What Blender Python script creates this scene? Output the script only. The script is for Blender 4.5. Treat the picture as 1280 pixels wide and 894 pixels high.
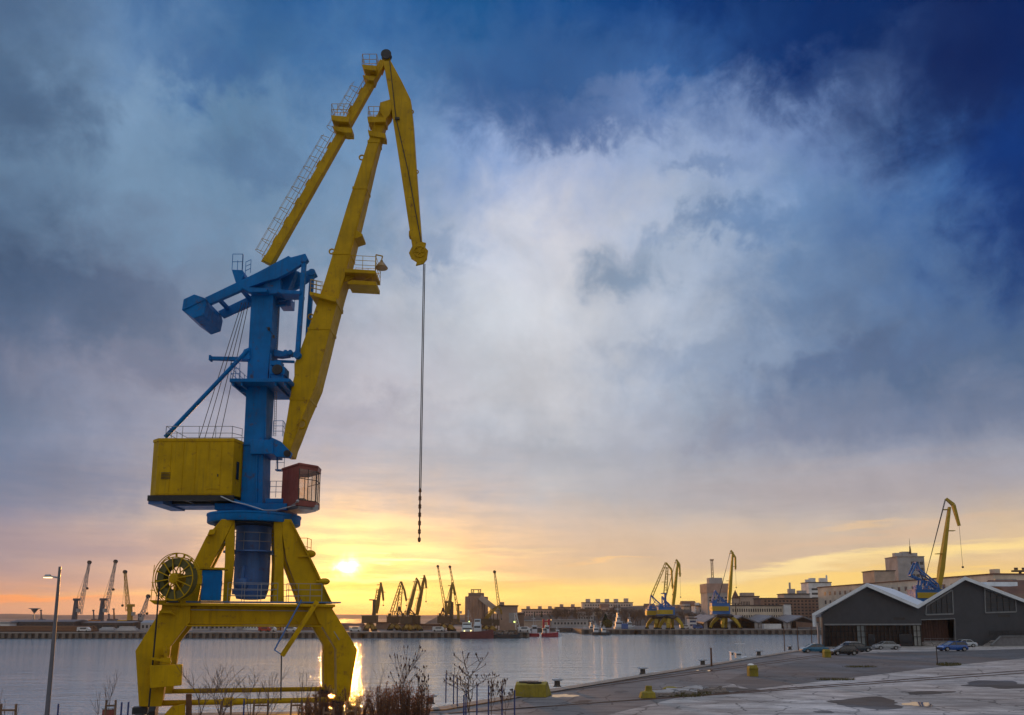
import bpy, bmesh, math, random
from mathutils import Vector, Matrix
R = math.radians
random.seed(7)
for _o in list(bpy.data.objects): bpy.data.objects.remove(_o)
scene = bpy.context.scene
COL = scene.collection
# ------------------------------------------------------------------ camera
W0, H0 = 1280.0, 894.0
F = 960.0; PITCH = R(8.59); CY = 625.0; CAMH = 6.45; HOR = 770.0
cd = bpy.data.cameras.new('camera'); cam = bpy.data.objects.new('camera', cd); COL.objects.link(cam)
cam.location = (0, 0, CAMH); cam.rotation_euler = (R(90) + PITCH, 0, 0)
cd.sensor_width = 36; cd.sensor_fit = 'HORIZONTAL'; cd.lens = 36 * F / W0
cd.shift_y = (CY - H0 / 2) / W0
cd.clip_start = 0.1; cd.clip_end = 20000
scene.camera = cam
CAM = Vector((0, 0, CAMH))
FW = Vector((0, math.cos(PITCH), math.sin(PITCH))); UPV = Vector((0, -math.sin(PITCH), math.cos(PITCH)))
def ray(px, py): return Vector((1, 0, 0)) * ((px - 640) / F) + UPV * (-(py - CY) / F) + FW
def P(px, py, D):
    d = ray(px, py); return CAM + d * (D / d.y)
def G(px, py, z=0.0):
    d = ray(px, py); return CAM + d * ((z - CAMH) / d.z)
def PL(px, py, o, n):
    d = ray(px, py); return CAM + d * ((Vector(o) - CAM).dot(n) / d.dot(n))
def azel(px, py):
    d = ray(px, py).normalized(); return math.degrees(math.atan2(d.x, d.y)), math.degrees(math.asin(d.z))
def srgb(r, g, b):
    def c(u):
        u /= 255.0
        return u / 12.92 if u <= 0.04045 else ((u + 0.055) / 1.055) ** 2.4
    return (c(r), c(g), c(b), 1.0)
# ------------------------------------------------------------------ node helpers
class NT:
    def __init__(s, tree): s.t = tree; s.n = tree.nodes; s.l = tree.links
    def _set(s, sock, v):
        if isinstance(v, bpy.types.NodeSocket): s.l.new(v, sock)
        elif v is not None: sock.default_value = v
    def m(s, op, a, b=None, c=None, clamp=False):
        n = s.n.new('ShaderNodeMath'); n.operation = op; n.use_clamp = clamp
        s._set(n.inputs[0], a); s._set(n.inputs[1], b); s._set(n.inputs[2], c); return n.outputs[0]
    def vm(s, op, a, b=None):
        n = s.n.new('ShaderNodeVectorMath'); n.operation = op
        s._set(n.inputs[0], a); s._set(n.inputs[1], b); return n.outputs[0]
    def mix(s, f, a, b, mode='MIX'):
        n = s.n.new('ShaderNodeMix'); n.data_type = 'RGBA'; n.blend_type = mode
        s._set(n.inputs['Factor'], f)
        s._set([i for i in n.inputs if i.name == 'A' and i.type == 'RGBA'][0], a)
        s._set([i for i in n.inputs if i.name == 'B' and i.type == 'RGBA'][0], b)
        return [o for o in n.outputs if o.type == 'RGBA'][0]
    def comb(s, x, y, z):
        n = s.n.new('ShaderNodeCombineXYZ'); s._set(n.inputs[0], x); s._set(n.inputs[1], y); s._set(n.inputs[2], z); return n.outputs[0]
    def sep(s, v):
        n = s.n.new('ShaderNodeSeparateXYZ'); s._set(n.inputs[0], v); return n.outputs
    def noise(s, vec, scale, detail=4, rough=.55, dist=0.0, color=False):
        n = s.n.new('ShaderNodeTexNoise'); s._set(n.inputs['Vector'], vec); n.inputs['Scale'].default_value = scale
        n.inputs['Detail'].default_value = detail; n.inputs['Roughness'].default_value = rough
        n.inputs['Distortion'].default_value = dist
        return n.outputs['Color'] if color else n.outputs['Fac']
    def rng(s, v, a, b, c=0.0, d=1.0, smooth=False):
        n = s.n.new('ShaderNodeMapRange'); n.clamp = True
        if smooth: n.interpolation_type = 'SMOOTHSTEP'
        s._set(n.inputs[0], v)
        for i, q in enumerate((a, b, c, d)): s._set(n.inputs[i + 1], q)
        return n.outputs[0]
    def ramp(s, v, stops):
        n = s.n.new('ShaderNodeValToRGB'); s._set(n.inputs[0], v); e = n.color_ramp.elements
        while len(e) > 1: e.remove(e[-1])
        e[0].position = stops[0][0]; e[0].color = stops[0][1]
        for p, c in stops[1:]:
            k = e.new(p); k.color = c
        return n.outputs[0]
# ------------------------------------------------------------------ sun, sky
SUN_AZ, SUN_EL = azel(431, 707)
def sky_world():
    w = bpy.data.worlds.new('World'); scene.world = w; w.use_nodes = True
    t = NT(w.node_tree); t.n.clear()
    out = t.n.new('ShaderNodeOutputWorld')
    tc = t.n.new('ShaderNodeTexCoord')
    d = tc.outputs['Generated']
    dx, dy, dz = t.sep(d)
    az = t.m('MULTIPLY', t.m('ARCTAN2', dx, dy), 57.29578)
    el = t.m('MULTIPLY', t.m('ARCSINE', dz), 57.29578)
    # cloud turbulence, flattened towards the horizon
    dz2 = t.m('ADD', t.m('ABSOLUTE', dz), 0.10)
    cl = t.comb(t.m('DIVIDE', dx, dz2), t.m('DIVIDE', dy, dz2), 0.0)
    w1 = t.sep(t.noise(d, 3.2, 5, .6, 0.4, True)); w2 = t.sep(t.noise(d, 9.0, 6, .62, 0.6, True))
    w3 = t.sep(t.noise(d, 24.0, 5, .6, .3, True))
    flat = t.rng(el, 2.0, 22.0, 0.10, 1.0, True)
    az_w = t.m('ADD', az, t.m('ADD', t.m('MULTIPLY', t.m('SUBTRACT', w1[0], .5), 5.0), t.m('ADD', t.m('MULTIPLY', t.m('SUBTRACT', w2[0], .5), 8.0), t.m('MULTIPLY', t.m('SUBTRACT', w3[0], .5), 7.0))))
    el_w = t.m('ADD', el, t.m('MULTIPLY', flat, t.m('ADD', t.m('MULTIPLY', t.m('SUBTRACT', w1[1], .5), 4.0), t.m('ADD', t.m('MULTIPLY', t.m('SUBTRACT', w2[1], .5), 6.5), t.m('MULTIPLY', t.m('SUBTRACT', w3[1], .5), 5.5)))))
        # broad cloud colours: rows of elevation, each a ramp over azimuth
    XS = (0, 150, 300, 450, 600, 700, 850, 1000, 1150, 1280)
    ROWS = [(-110, [(30,70,120),(45,85,140),(30,80,140),(25,80,140),(20,75,135),(15,70,130),(5,50,110),(0,30,85),(0,22,75),(0,20,72)]),
        (0, [(45,75,115),(55,95,145),(40,90,145),(35,90,150),(25,85,143),(15,75,138),(5,55,120),(0,38,95),(0,20,75),(0,18,72)]),
        (100, [(76,104,142),(92,126,166),(60,104,152),(70,115,165),(70,110,160),(62,100,152),(55,98,158),(4,52,112),(0,24,78),(0,30,85)]),
        (200, [(90,118,148),(118,148,180),(96,130,162),(110,146,185),(130,155,198),(168,182,214),(150,170,206),(112,138,184),(52,88,148),(0,44,104)]),
        (300, [(98,126,156),(114,144,174),(104,134,164),(120,146,174),(178,188,208),(204,205,215),(168,182,204),(108,138,178),(62,100,155),(12,60,130)]),
        (400, [(66,88,120),(92,108,136),(120,136,160),(172,180,196),(196,202,212),(203,206,214),(170,182,202),(108,134,170),(80,110,154),(52,86,138)]),
        (500, [(98,110,138),(128,134,156),(150,152,170),(182,182,194),(192,196,206),(196,198,206),(156,168,188),(102,121,152),(86,107,140),(82,104,138)]),
        (560, [(100,118,148),(128,138,164),(152,156,176),(168,172,188),(168,176,190),(172,178,190),(158,163,179),(126,135,159),(116,127,153),(114,125,151)]),
        (620, [(108,126,158),(140,146,168),(166,162,170),(182,172,172),(176,174,182),(178,178,184),(176,176,182),(176,175,182),(168,168,180),(164,166,180)]),
        (665, [(128,132,158),(162,154,162),(202,178,162),(236,198,152),(212,186,164),(206,184,168),(204,184,168),(198,182,170),(196,180,168),(206,182,158)]),
        (710, [(170,148,150),(190,158,146),(220,176,136),(246,196,122),(228,188,142),(216,184,152),(212,184,154),(214,186,154),(226,194,152),(236,200,148)]),
        (745, [(214,152,122),(216,160,126),(232,170,108),(250,196,84),(252,206,104),(252,212,120),(255,218,124),(255,216,124),(252,210,124),(250,204,118)]),
        (768, [(196,140,122),(200,146,120),(222,158,100),(246,174,66),(246,178,76),(246,184,90),(246,186,94),(242,182,94),(236,176,94),(232,168,90)])]
    tA = t.m('DIVIDE', t.m('ADD', az_w, 45.0), 90.0); colr = None; eprev = None
    for y, cs in ROWS:
        stops = [((azel(x, y)[0] + 45) / 90.0, srgb(*c)) for x, c in zip(XS, cs)]
        rc_ = t.ramp(tA, stops); e = azel(640, y)[1]
        colr = rc_ if colr is None else t.mix(t.rng(el_w, eprev, e, 0.0, 1.0), colr, rc_)
        eprev = e
    def blob(px, py, rx, ry, c, s, col, sharp=0.15, hard=1.0, warp=True, tilt=0.0):
        a0, e0 = azel(px, py); a1 = azel(px + rx, py)[0] - a0; e1 = azel(px, py - ry)[1] - e0
        u = t.m('SUBTRACT', az_w if warp else az, a0); v = t.m('SUBTRACT', el_w if warp else el, e0)
        if tilt: v = t.m('SUBTRACT', v, t.m('MULTIPLY', u, tilt))
        u = t.m('DIVIDE', u, a1); v = t.m('DIVIDE', v, e1)
        r = t.m('SQRT', t.m('ADD', t.m('MULTIPLY', u, u), t.m('MULTIPLY', v, v)))
        f = t.rng(r, hard * 1.35, sharp, 0.0, s, True)
        return t.mix(f, col, c if len(c) == 4 else srgb(*c))
    B = [(1200, 95, 190, 120, (0, 24, 80), .85), (1290, 250, 130, 130, (0, 40, 104), .8), (1010, 40, 150, 70, (0, 40, 100), .7), (70, 600, 200, 50, (106, 120, 150), .8), (650, 120, 110, 66, (34, 78, 136), .7), (735, 150, 90, 30, (52, 92, 150), .6), (885, 212, 60, 18, (104, 132, 176), .6), (920, 286, 135, 26, (90, 122, 165), .7), (785, 338, 66, 42, (108, 136, 168), .7),
        (110, 392, 250, 58, (60, 90, 124), .45), (30, 130, 110, 80, (58, 84, 120), .6), (270, 90, 90, 40, (48, 92, 146), .6), (1010, 105, 60, 35, (6, 48, 108), .6), (550, 318, 60, 28, (126, 148, 180), .65), (330, 200, 90, 40, (80, 112, 150), .6),
        (900, 450, 150, 30, (132, 150, 178), .6), (1080, 455, 160, 24, (84, 104, 140), .6), (430, 520, 120, 26, (150, 152, 170), .5), (640, 570, 200, 20, (158, 164, 178), .5), (240, 470, 110, 28, (96, 108, 138), .6)]
    for b in B: colr = blob(b[0], b[1], b[2], b[3], b[4], b[5], colr)
    # low bands (only slightly disturbed)
    wsm = t.m('MULTIPLY', t.m('SUBTRACT', t.noise(t.comb(t.m('MULTIPLY', az, .10), t.m('MULTIPLY', el, .9), 0.0), 1.0, 6, .6), .5), 3.2)
    el_s = t.m('ADD', el, wsm)
    def band(px, py, rx, ry, c, s, col, tilt=0.0, sharp=.1):
        a0, e0 = azel(px, py); a1 = azel(px + rx, py)[0] - a0; e1 = azel(px, py - ry)[1] - e0
        u = t.m('SUBTRACT', az, a0); v = t.m('SUBTRACT', el_s, e0)
        if tilt: v = t.m('SUBTRACT', v, t.m('MULTIPLY', u, tilt))
        u = t.m('DIVIDE', u, a1); v = t.m('DIVIDE', v, e1)
        r = t.m('SQRT', t.m('ADD', t.m('MULTIPLY', u, u), t.m('MULTIPLY', v, v)))
        return t.mix(t.rng(r, 1.35, sharp, 0.0, s, True), col, c if len(c) == 4 else srgb(*c))
    S = [
        (60, 690, 330, 50, (150, 136, 150), .8, 0), (60, 755, 300, 22, (214, 152, 124), .8, 0), (40, 747, 110, 6, (250, 152, 92), .9, 0), (160, 712, 120, 14, (196, 160, 148), .5, 0),
        (1050, 610, 380, 40, (166, 156, 160), .7, 0), (900, 690, 330, 32, (204, 178, 156), .8, 0),
        (760, 715, 330, 14, (222, 190, 150), .7, 0), (640, 745, 500, 12, (255, 220, 128), .8, 0),
        (1190, 688, 240, 13, (255, 222, 150), 1.0, .11), (1130, 722, 320, 16, (255, 212, 118), .85, .03), (1100, 668, 200, 9, (216, 184, 156), .7, .1),
        (980, 712, 140, 9, (255, 226, 160), .8, .12), (1240, 706, 160, 8, (226, 190, 140), .6, .05), (1080, 655, 60, 5, (235, 196, 150), .6, 0), (760, 703, 60, 3, (240, 196, 140), .7, .08),
        (500, 700, 70, 5, (1.3, 1.05, .55, 1), .85, 0), (480, 722, 200, 6, (1.15, .85, .36, 1), .75, 0), (560, 690, 150, 5, (.95, .7, .36, 1), .5, 0), (420, 752, 190, 14, (1.1, .66, .2, 1), .8, 0), (430, 668, 120, 12, (.85, .56, .33, 1), .5, 0),
    ]
    for b in S: colr = band(b[0], b[1], b[2], b[3], b[4], b[5], colr, b[6])
    # fine structure
    fb = t.noise(cl, 2.3, 8, .62, .5)
    fb2 = t.noise(d, 7.0, 7, .62, .3)
    k = t.m('ADD', t.m('MULTIPLY', t.m('SUBTRACT', fb, .5), .24), t.m('MULTIPLY', t.m('SUBTRACT', fb2, .5), .58))
    k = t.m('ADD', 1.0, t.m('MULTIPLY', k, t.rng(el, 3, 14, .5, 1.0)))
    colr = t.mix(1.0, colr, t.comb(k, k, k), 'MULTIPLY')
    # aureole of the low sun behind thin cloud
    sa, se = R(SUN_AZ), R(SUN_EL)
    sd = (math.sin(sa) * math.cos(se), math.cos(sa) * math.cos(se), math.sin(se))
    dv = t.vm('MULTIPLY', t.vm('SUBTRACT', d, sd), (.62, .62, 1.25)); wig = t.vm('SUBTRACT', t.noise(d, 16.0, 6, .65, .5, True), (.5, .5, .5)); dv = t.vm('ADD', dv, t.vm('MULTIPLY', wig, (.05, .05, .05)))
    n = t.n.new('ShaderNodeVectorMath'); n.operation = 'LENGTH'; t.l.new(dv, n.inputs[0]); r = n.outputs['Value']
    def expo(sc): return t.m('EXPONENT', t.m('MULTIPLY', t.m('DIVIDE', r, sc), -1.0))
    glow = t.vm('SCALE', (1.0, .54, .11)); glow.node.inputs['Scale'].default_value = 1.0
    t.l.new(t.m('MULTIPLY', expo(.058), 1.35), glow.node.inputs['Scale'])
    g2 = t.vm('SCALE', (1.0, .86, .5)); t.l.new(t.m('MULTIPLY', t.m('EXPONENT', t.m('MULTIPLY', t.m('MULTIPLY', t.m('DIVIDE', r, .010), t.m('DIVIDE', r, .010)), -1.0)), 4.0), g2.node.inputs['Scale'])
    strk = t.rng(t.noise(t.comb(t.m('MULTIPLY', az, .14), t.m('MULTIPLY', el, 1.1), 3.0), 1.0, 5, .6), .36, .64, .45, 1.35, True)
    gl2 = t.vm('ADD', glow, g2); colr = t.vm('ADD', colr, t.vm('MULTIPLY', gl2, t.comb(strk, strk, strk)))
    # unseen sky behind the viewer and overhead, brightened as fill light
    back = t.rng(dy, .25, -.45, 0.0, 1.0, True)
    bc = t.ramp(t.rng(el, -5, 90), [(0, (.25, .23, .21, 1)), (.2, (.32, .30, .29, 1)), (.5, (.50, .52, .55, 1)), (1, (.80, .87, 1.0, 1))])
    kk = t.m('ADD', .75, t.m('MULTIPLY', fb2, .5)); bc = t.mix(1.0, bc, t.comb(kk, kk, kk), 'MULTIPLY')
    colr = t.mix(back, colr, bc)
    top = t.rng(el, 43, 62, 0.0, .8, True)
    colr = t.mix(top, colr, (.80, .87, 1.0, 1))
    colr = t.mix(t.rng(el, -.3, -4.0), colr, (.10, .11, .12, 1))
    bg = t.n.new('ShaderNodeBackground'); t.l.new(colr, bg.inputs[0]); bg.inputs[1].default_value = 1.0
    sk = t.n.new('ShaderNodeTexSky'); sk.sky_type = 'NISHITA'; sk.sun_disc = False
    sk.sun_elevation = se; sk.sun_rotation = sa; sk.air_density = 1.0; sk.dust_density = 1.0
    bg2 = t.n.new('ShaderNodeBackground'); t.l.new(sk.outputs[0], bg2.inputs[0]); bg2.inputs[1].default_value = 0.005
    ad = t.n.new('ShaderNodeAddShader'); t.l.new(bg.outputs[0], ad.inputs[0]); t.l.new(bg2.outputs[0], ad.inputs[1])
    t.l.new(ad.outputs[0], out.inputs[0])
    w.cycles.sampling_method = 'MANUAL'; w.cycles.sample_map_resolution = 1024
    sl = bpy.data.lights.new('sun', 'SUN'); so = bpy.data.objects.new('sun', sl); COL.objects.link(so)
    sl.energy = 1.7; sl.angle = R(1.2); sl.color = (1.0, .42, .09)
    so.rotation_euler = Vector(sd).to_track_quat('Z', 'Y').to_euler()
    so.location = (-60, 200, 60)
sky_world()
scene.view_settings.view_transform = 'Standard'; scene.view_settings.look = 'None'
scene.view_settings.gamma = 1.0; scene.view_settings.use_curve_mapping = False
scene.view_settings.exposure = 0.0
scene.render.engine = 'CYCLES'
cy = scene.cycles
cy.use_denoising = True; cy.max_bounces = 6; cy.transparent_max_bounces = 12; cy.volume_bounces = 0
cy.sample_clamp_indirect = 6.0; cy.caustics_reflective = False; cy.caustics_refractive = False
# ------------------------------------------------------------------ mesh builder
def V(*a): return Vector(a[0]) if len(a) == 1 else Vector(a)
class MB:
    def __init__(s): s.v = []; s.f = []
    def add(s, vs, fs):
        o = len(s.v); s.v += [tuple(p) for p in vs]; s.f += [tuple(i + o for i in q) for q in fs]; return s
    def box(s, c, d, rz=0.0):
        hx, hy, hz = d[0] / 2, d[1] / 2, d[2] / 2; co, si = math.cos(rz), math.sin(rz); vs = []
        for x, y, z in ((-1,-1,-1),(1,-1,-1),(1,1,-1),(-1,1,-1),(-1,-1,1),(1,-1,1),(1,1,1),(-1,1,1)):
            X, Y = x * hx, y * hy; vs.append((c[0] + X * co - Y * si, c[1] + X * si + Y * co, c[2] + z * hz))
        return s.add(vs, [(0,3,2,1),(4,5,6,7),(0,1,5,4),(1,2,6,5),(2,3,7,6),(3,0,4,7)])
    def bar(s, a, b, w, h, side=None, w2=None, h2=None):
        a, b = V(a), V(b); d = (b - a).normalized()
        sd = V(side) if side is not None else V(0, 0, 1)
        if abs(d.dot(sd.normalized())) > .99: sd = V(0, 1, 0)
        x = d.cross(sd).normalized(); y = x.cross(d).normalized()
        w2 = w if w2 is None else w2; h2 = h if h2 is None else h2; vs = []
        for p, ww, hh in ((a, w, h), (b, w2, h2)):
            for i, j in ((-1,-1),(1,-1),(1,1),(-1,1)): vs.append(p + x * (i * ww / 2) + y * (j * hh / 2))
        return s.add(vs, [(3,2,1,0),(4,5,6,7),(0,1,5,4),(1,2,6,5),(2,3,7,6),(3,0,4,7)])
    def tube(s, a, b, r, r2=None, n=8):
        a, b = V(a), V(b); r2 = r if r2 is None else r2; d = b - a
        if d.length < 1e-6: return s
        q = d.to_track_quat('Z', 'Y'); vs = []
        for p, rr in ((a, r), (b, r2)):
            for k in range(n):
                t = 2 * math.pi * k / n; vs.append(p + q @ V(rr * math.cos(t), rr * math.sin(t), 0))
        fs = [(k, (k + 1) % n, n + (k + 1) % n, n + k) for k in range(n)] + [tuple(range(n))[::-1], tuple(range(n, 2 * n))]
        return s.add(vs, fs)
    def path(s, pts, r, n=6):
        for a, b in zip(pts[:-1], pts[1:]): s.tube(a, b, r, n=n)
        return s
    def prism(s, poly, vec):
        n = len(poly); vec = V(vec); a = [V(p) for p in poly]; b = [p + vec for p in a]
        return s.add(a + b, [tuple(range(n))[::-1], tuple(range(n, 2 * n))] + [(k, (k + 1) % n, n + (k + 1) % n, n + k) for k in range(n)])
    def loft(s, rings, closed_caps=True):
        n = len(rings[0]); vs = [p for r in rings for p in r]; fs = []
        for i in range(len(rings) - 1):
            for k in range(n): fs.append((i*n+k, i*n+(k+1)%n, (i+1)*n+(k+1)%n, (i+1)*n+k))
        if closed_caps: fs += [tuple(range(n))[::-1], tuple(range((len(rings)-1)*n, len(rings)*n))]
        return s.add(vs, fs)
    def lathe(s, prof, c, n=20, axis='Z', rot=None):
        rings = []; M = {'Z': Matrix.Identity(3), 'Y': Matrix.Rotation(R(90), 3, 'X'), 'X': Matrix.Rotation(R(90), 3, 'Y')}[axis]
        if rot is not None: M = rot @ M
        for r, z in prof: rings.append([V(c) + M @ V(max(r, 1e-4) * math.cos(2*math.pi*k/n), max(r, 1e-4) * math.sin(2*math.pi*k/n), z) for k in range(n)])
        return s.loft(rings, tuple(prof[0]) != tuple(prof[-1]))
    def torus(s, c, Rr, r, n=28, m=6, axis='Y', rot=None, a0=0, a1=360):
        M = {'Z': Matrix.Identity(3), 'Y': Matrix.Rotation(R(90), 3, 'X'), 'X': Matrix.Rotation(R(90), 3, 'Y')}[axis]
        if rot is not None: M = rot @ M
        pts = [V(c) + M @ V(Rr * math.cos(R(a0 + (a1 - a0) * k / n)), Rr * math.sin(R(a0 + (a1 - a0) * k / n)), 0) for k in range(n + 1)]
        return s.path(pts, r, m)
    def ball(s, c, r, n=10, sx=1, sy=1, sz=1):
        rings = []
        for i in range(1, n):
            t = math.pi * i / n
            rings.append([V(c) + V(r*sx*math.sin(t)*math.cos(2*math.pi*k/(n+2)), r*sy*math.sin(t)*math.sin(2*math.pi*k/(n+2)), r*sz*math.cos(t)) for k in range(n+2)])
        return s.loft(rings)
    def railing(s, pts, h, step=1.0, r=.018, mids=1, closed=False):
        pts = [V(p) for p in pts]
        if closed: pts = pts + [pts[0]]
        for a, b in zip(pts[:-1], pts[1:]):
            L = (b - a).length; n = max(1, round(L / step))
            for k in range(n + 1):
                p = a.lerp(b, k / n); s.tube(p, p + V(0, 0, h), r, n=5)
            for m in range(mids + 1):
                z = h * (1 - m / (mids + 1)); s.tube(a + V(0, 0, z), b + V(0, 0, z), r, n=5)
        return s
    def lattice(s, a, b, w, w2=None, n=10, r=.05, side=None, rb=None):
        a, b = V(a), V(b); w2 = w if w2 is None else w2; d = (b - a).normalized()
        sd = V(0, 1, 0) if side is None else V(side); x = d.cross(sd).normalized(); y = x.cross(d).normalized(); rb = rb or r * .6
        c = [(-1,-1),(1,-1),(1,1),(-1,1)]
        def q(t, k):
            ww = (w + (w2 - w) * t) / 2; return a.lerp(b, t) + x * c[k][0] * ww + y * c[k][1] * ww
        for k in range(4):
            s.tube(q(0, k), q(1, k), r, n=4)
            for i in range(n):
                kk = (k + 1) % 4
                s.tube(q(i / n, k if i % 2 else kk), q((i + 1) / n, kk if i % 2 else k), rb, n=3)
        return s
    def xform(s, M, start=0):
        s.v = s.v[:start] + [tuple(M @ V(p)) for p in s.v[start:]]; return s
    def build(s, name, mat, parent=None, origin=None, smooth=False, bev=0.0, angle=35):
        me = bpy.data.meshes.new(name)
        off = V(0, 0, 0); o = bpy.data.objects.new(name, me)
        if parent is not None:
            r = parent
            while r.parent is not None: r = r.parent
            off = r.get('_o') and V(r['_o']) or V(0, 0, 0)
            o.parent = parent
        else:
            if origin is None:
                xs = [p[0] for p in s.v]; ys = [p[1] for p in s.v]; zs = [p[2] for p in s.v]
                origin = ((min(xs)+max(xs))/2, (min(ys)+max(ys))/2, min(zs))
            off = V(origin); o.location = off; o['_o'] = tuple(off)
        me.from_pydata([(p[0]-off.x, p[1]-off.y, p[2]-off.z) for p in s.v], [], s.f)
        bm = bmesh.new(); bm.from_mesh(me); bmesh.ops.recalc_face_normals(bm, faces=bm.faces); bm.to_mesh(me); bm.free()
        me.materials.append(mat)
        if smooth:
            me.shade_smooth(); me.set_sharp_from_angle(angle=R(angle))
        if bev > 0:
            md = o.modifiers.new('bevel', 'BEVEL'); md.width = bev; md.segments = 2; md.limit_method = 'ANGLE'; md.angle_limit = R(40)
        COL.objects.link(o); return o
def thing(name, label, cat, loc=(0, 0, 0), group=None):
    o = bpy.data.objects.new(name, None); o.location = loc; o['_o'] = tuple(loc); o.empty_display_size = .5
    COL.objects.link(o); return tag(o, label, cat, group)
def tag(o, label, cat, group=None):
    o['label'] = label; o['category'] = cat
    if group: o['group'] = group
    return o
def struct(o): o['kind'] = 'structure'; return o
def copy_tree(o, parent=None):
    c = o.copy(); COL.objects.link(c)
    if parent is not None: c.parent = parent
    for ch in list(o.children): copy_tree(ch, c)
    return c
def place(o, loc, rz=0.0, label=None, sc=None):
    o.location = loc; o.rotation_euler = (0, 0, rz)
    if label: o['label'] = label
    if sc: o.scale = (sc, sc, sc)
    return o
# ------------------------------------------------------------------ materials
MATS = {}
def mat(name, col, rough=.6, metal=0.0, var=.18, scale=1.5, rust=0.0, streak=0.0, bump=0.0, spec=.5, rustcol=(.12, .05, .02, 1), dirt=None, bscale=20):
    if name in MATS: return MATS[name]
    m = bpy.data.materials.new(name); m.use_nodes = True; t = NT(m.node_tree)
    b = t.n['Principled BSDF']; tc = t.n.new('ShaderNodeTexCoord'); o = tc.outputs['Object']
    c = tuple(col[:3]) + (1,)
    n1 = t.noise(o, scale, 6, .6)
    k = t.rng(n1, .3, .7, 1 - var, 1 + var)
    cc = t.mix(1.0, c, t.comb(k, k, k), 'MULTIPLY')
    if streak:
        mp = t.n.new('ShaderNodeMapping'); t.l.new(o, mp.inputs[0]); mp.inputs['Scale'].default_value = (5, 5, .35)
        st = t.rng(t.noise(mp.outputs[0], 1.3, 5, .65), .5, .78, 0, streak)
        cc = t.mix(st, cc, dirt or (.05, .04, .03, 1))
    if rust:
        rn = t.rng(t.noise(o, scale * 2.6, 9, .7), .62 - .12 * rust, .72 - .1 * rust, 0, .85)
        cc = t.mix(rn, cc, rustcol)
    t.l.new(cc, b.inputs['Base Color'])
    rr = t.rng(t.noise(o, scale * 3, 4, .6), .3, .7, max(0.02, rough - .12), min(1, rough + .12)); t.l.new(rr, b.inputs['Roughness'])
    b.inputs['Metallic'].default_value = metal; b.inputs['Specular IOR Level'].default_value = spec
    if bump:
        bp = t.n.new('ShaderNodeBump'); bp.inputs['Strength'].default_value = bump; bp.inputs['Distance'].default_value = .02
        t.l.new(t.noise(o, bscale, 5, .6), bp.inputs['Height']); t.l.new(bp.outputs[0], b.inputs['Normal'])
    MATS[name] = m; return m
def emis(name, col, s):
    m = bpy.data.materials.new(name); m.use_nodes = True; b = m.node_tree.nodes['Principled BSDF']
    b.inputs['Emission Color'].default_value = tuple(col) + (1,); b.inputs['Emission Strength'].default_value = s; b.inputs['Base Color'].default_value = tuple(col) + (1,)
    return m
YEL = mat('yellow_paint', (.50, .30, .0), .55, spec=.18, var=.2, scale=.8, rust=.35, streak=.45, bump=.12, dirt=(.16, .11, .02, 1), rustcol=(.20, .09, .02, 1))
BLU = mat('blue_paint', (.0, .15, .44), .55, spec=.18, var=.24, scale=.7, rust=.35, streak=.5, bump=.12, dirt=(.03, .06, .12, 1), rustcol=(.08, .06, .06, 1))
GBL = mat('faded_blue_paint', (.06, .16, .42), .5, var=.2, scale=.9, rust=.3, streak=.4, dirt=(.08, .08, .10, 1))
BRN = mat('maroon_paint', (.24, .06, .045), .5, var=.22, scale=1.2, streak=.3)
DRK = mat('dark_steel', (.03, .03, .032), .55, metal=.3, var=.3)
ROPE = mat('wire_rope', (.035, .033, .03), .7, var=.2)
RUB = mat('black_rubber', (.018, .018, .018), .8)
GALV = mat('galvanised_steel', (.33, .34, .36), .45, metal=.6, var=.12)
RUST = mat('rusty_steel', (.13, .06, .03), .8, var=.35, scale=3)
def glass_mat(name, tint, alpha, rough=.04):
    m = bpy.data.materials.new(name); m.use_nodes = True; t = NT(m.node_tree); b = t.n['Principled BSDF']
    b.inputs['Base Color'].default_value = tint + (1,); b.inputs['Roughness'].default_value = rough; b.inputs['Alpha'].default_value = alpha
    b.inputs['Specular IOR Level'].default_value = .6
    MATS[name] = m; return m
GLS = bpy.data.materials.new('dusty_glow_glass'); GLS.use_nodes = True
_t = NT(GLS.node_tree); _t.n.clear(); _o = _t.n.new('ShaderNodeOutputMaterial'); _tr = _t.n.new('ShaderNodeBsdfTransparent'); _tl = _t.n.new('ShaderNodeBsdfTranslucent'); _gl = _t.n.new('ShaderNodeBsdfGlossy')
_tl.inputs[0].default_value = (.95, .80, .55, 1); _gl.inputs['Roughness'].default_value = .05; _m1 = _t.n.new('ShaderNodeMixShader'); _m2 = _t.n.new('ShaderNodeMixShader')  # amber put into the dust film so the backlit cab panes glow
_tc = _t.n.new('ShaderNodeTexCoord'); _t.l.new(_t.rng(_t.noise(_tc.outputs['Object'], 1.6, 4, .6), .35, .65, .05, .22), _m1.inputs[0]); _t.l.new(_tr.outputs[0], _m1.inputs[1]); _t.l.new(_tl.outputs[0], _m1.inputs[2])
_m2.inputs[0].default_value = .10; _t.l.new(_m1.outputs[0], _m2.inputs[1]); _t.l.new(_gl.outputs[0], _m2.inputs[2]); _t.l.new(_m2.outputs[0], _o.inputs[0])
GLD = GLS.copy(); GLD.name = 'grimy_glow_glass'; [setattr(n.inputs[3], 'default_value', .45) or setattr(n.inputs[4], 'default_value', 1.0) for n in GLD.node_tree.nodes if n.type == 'MAP_RANGE']  # stronger amber film for the glow of the rear cab panes
DGL = glass_mat('dark_glass', (.015, .018, .022), 1.0)
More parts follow.
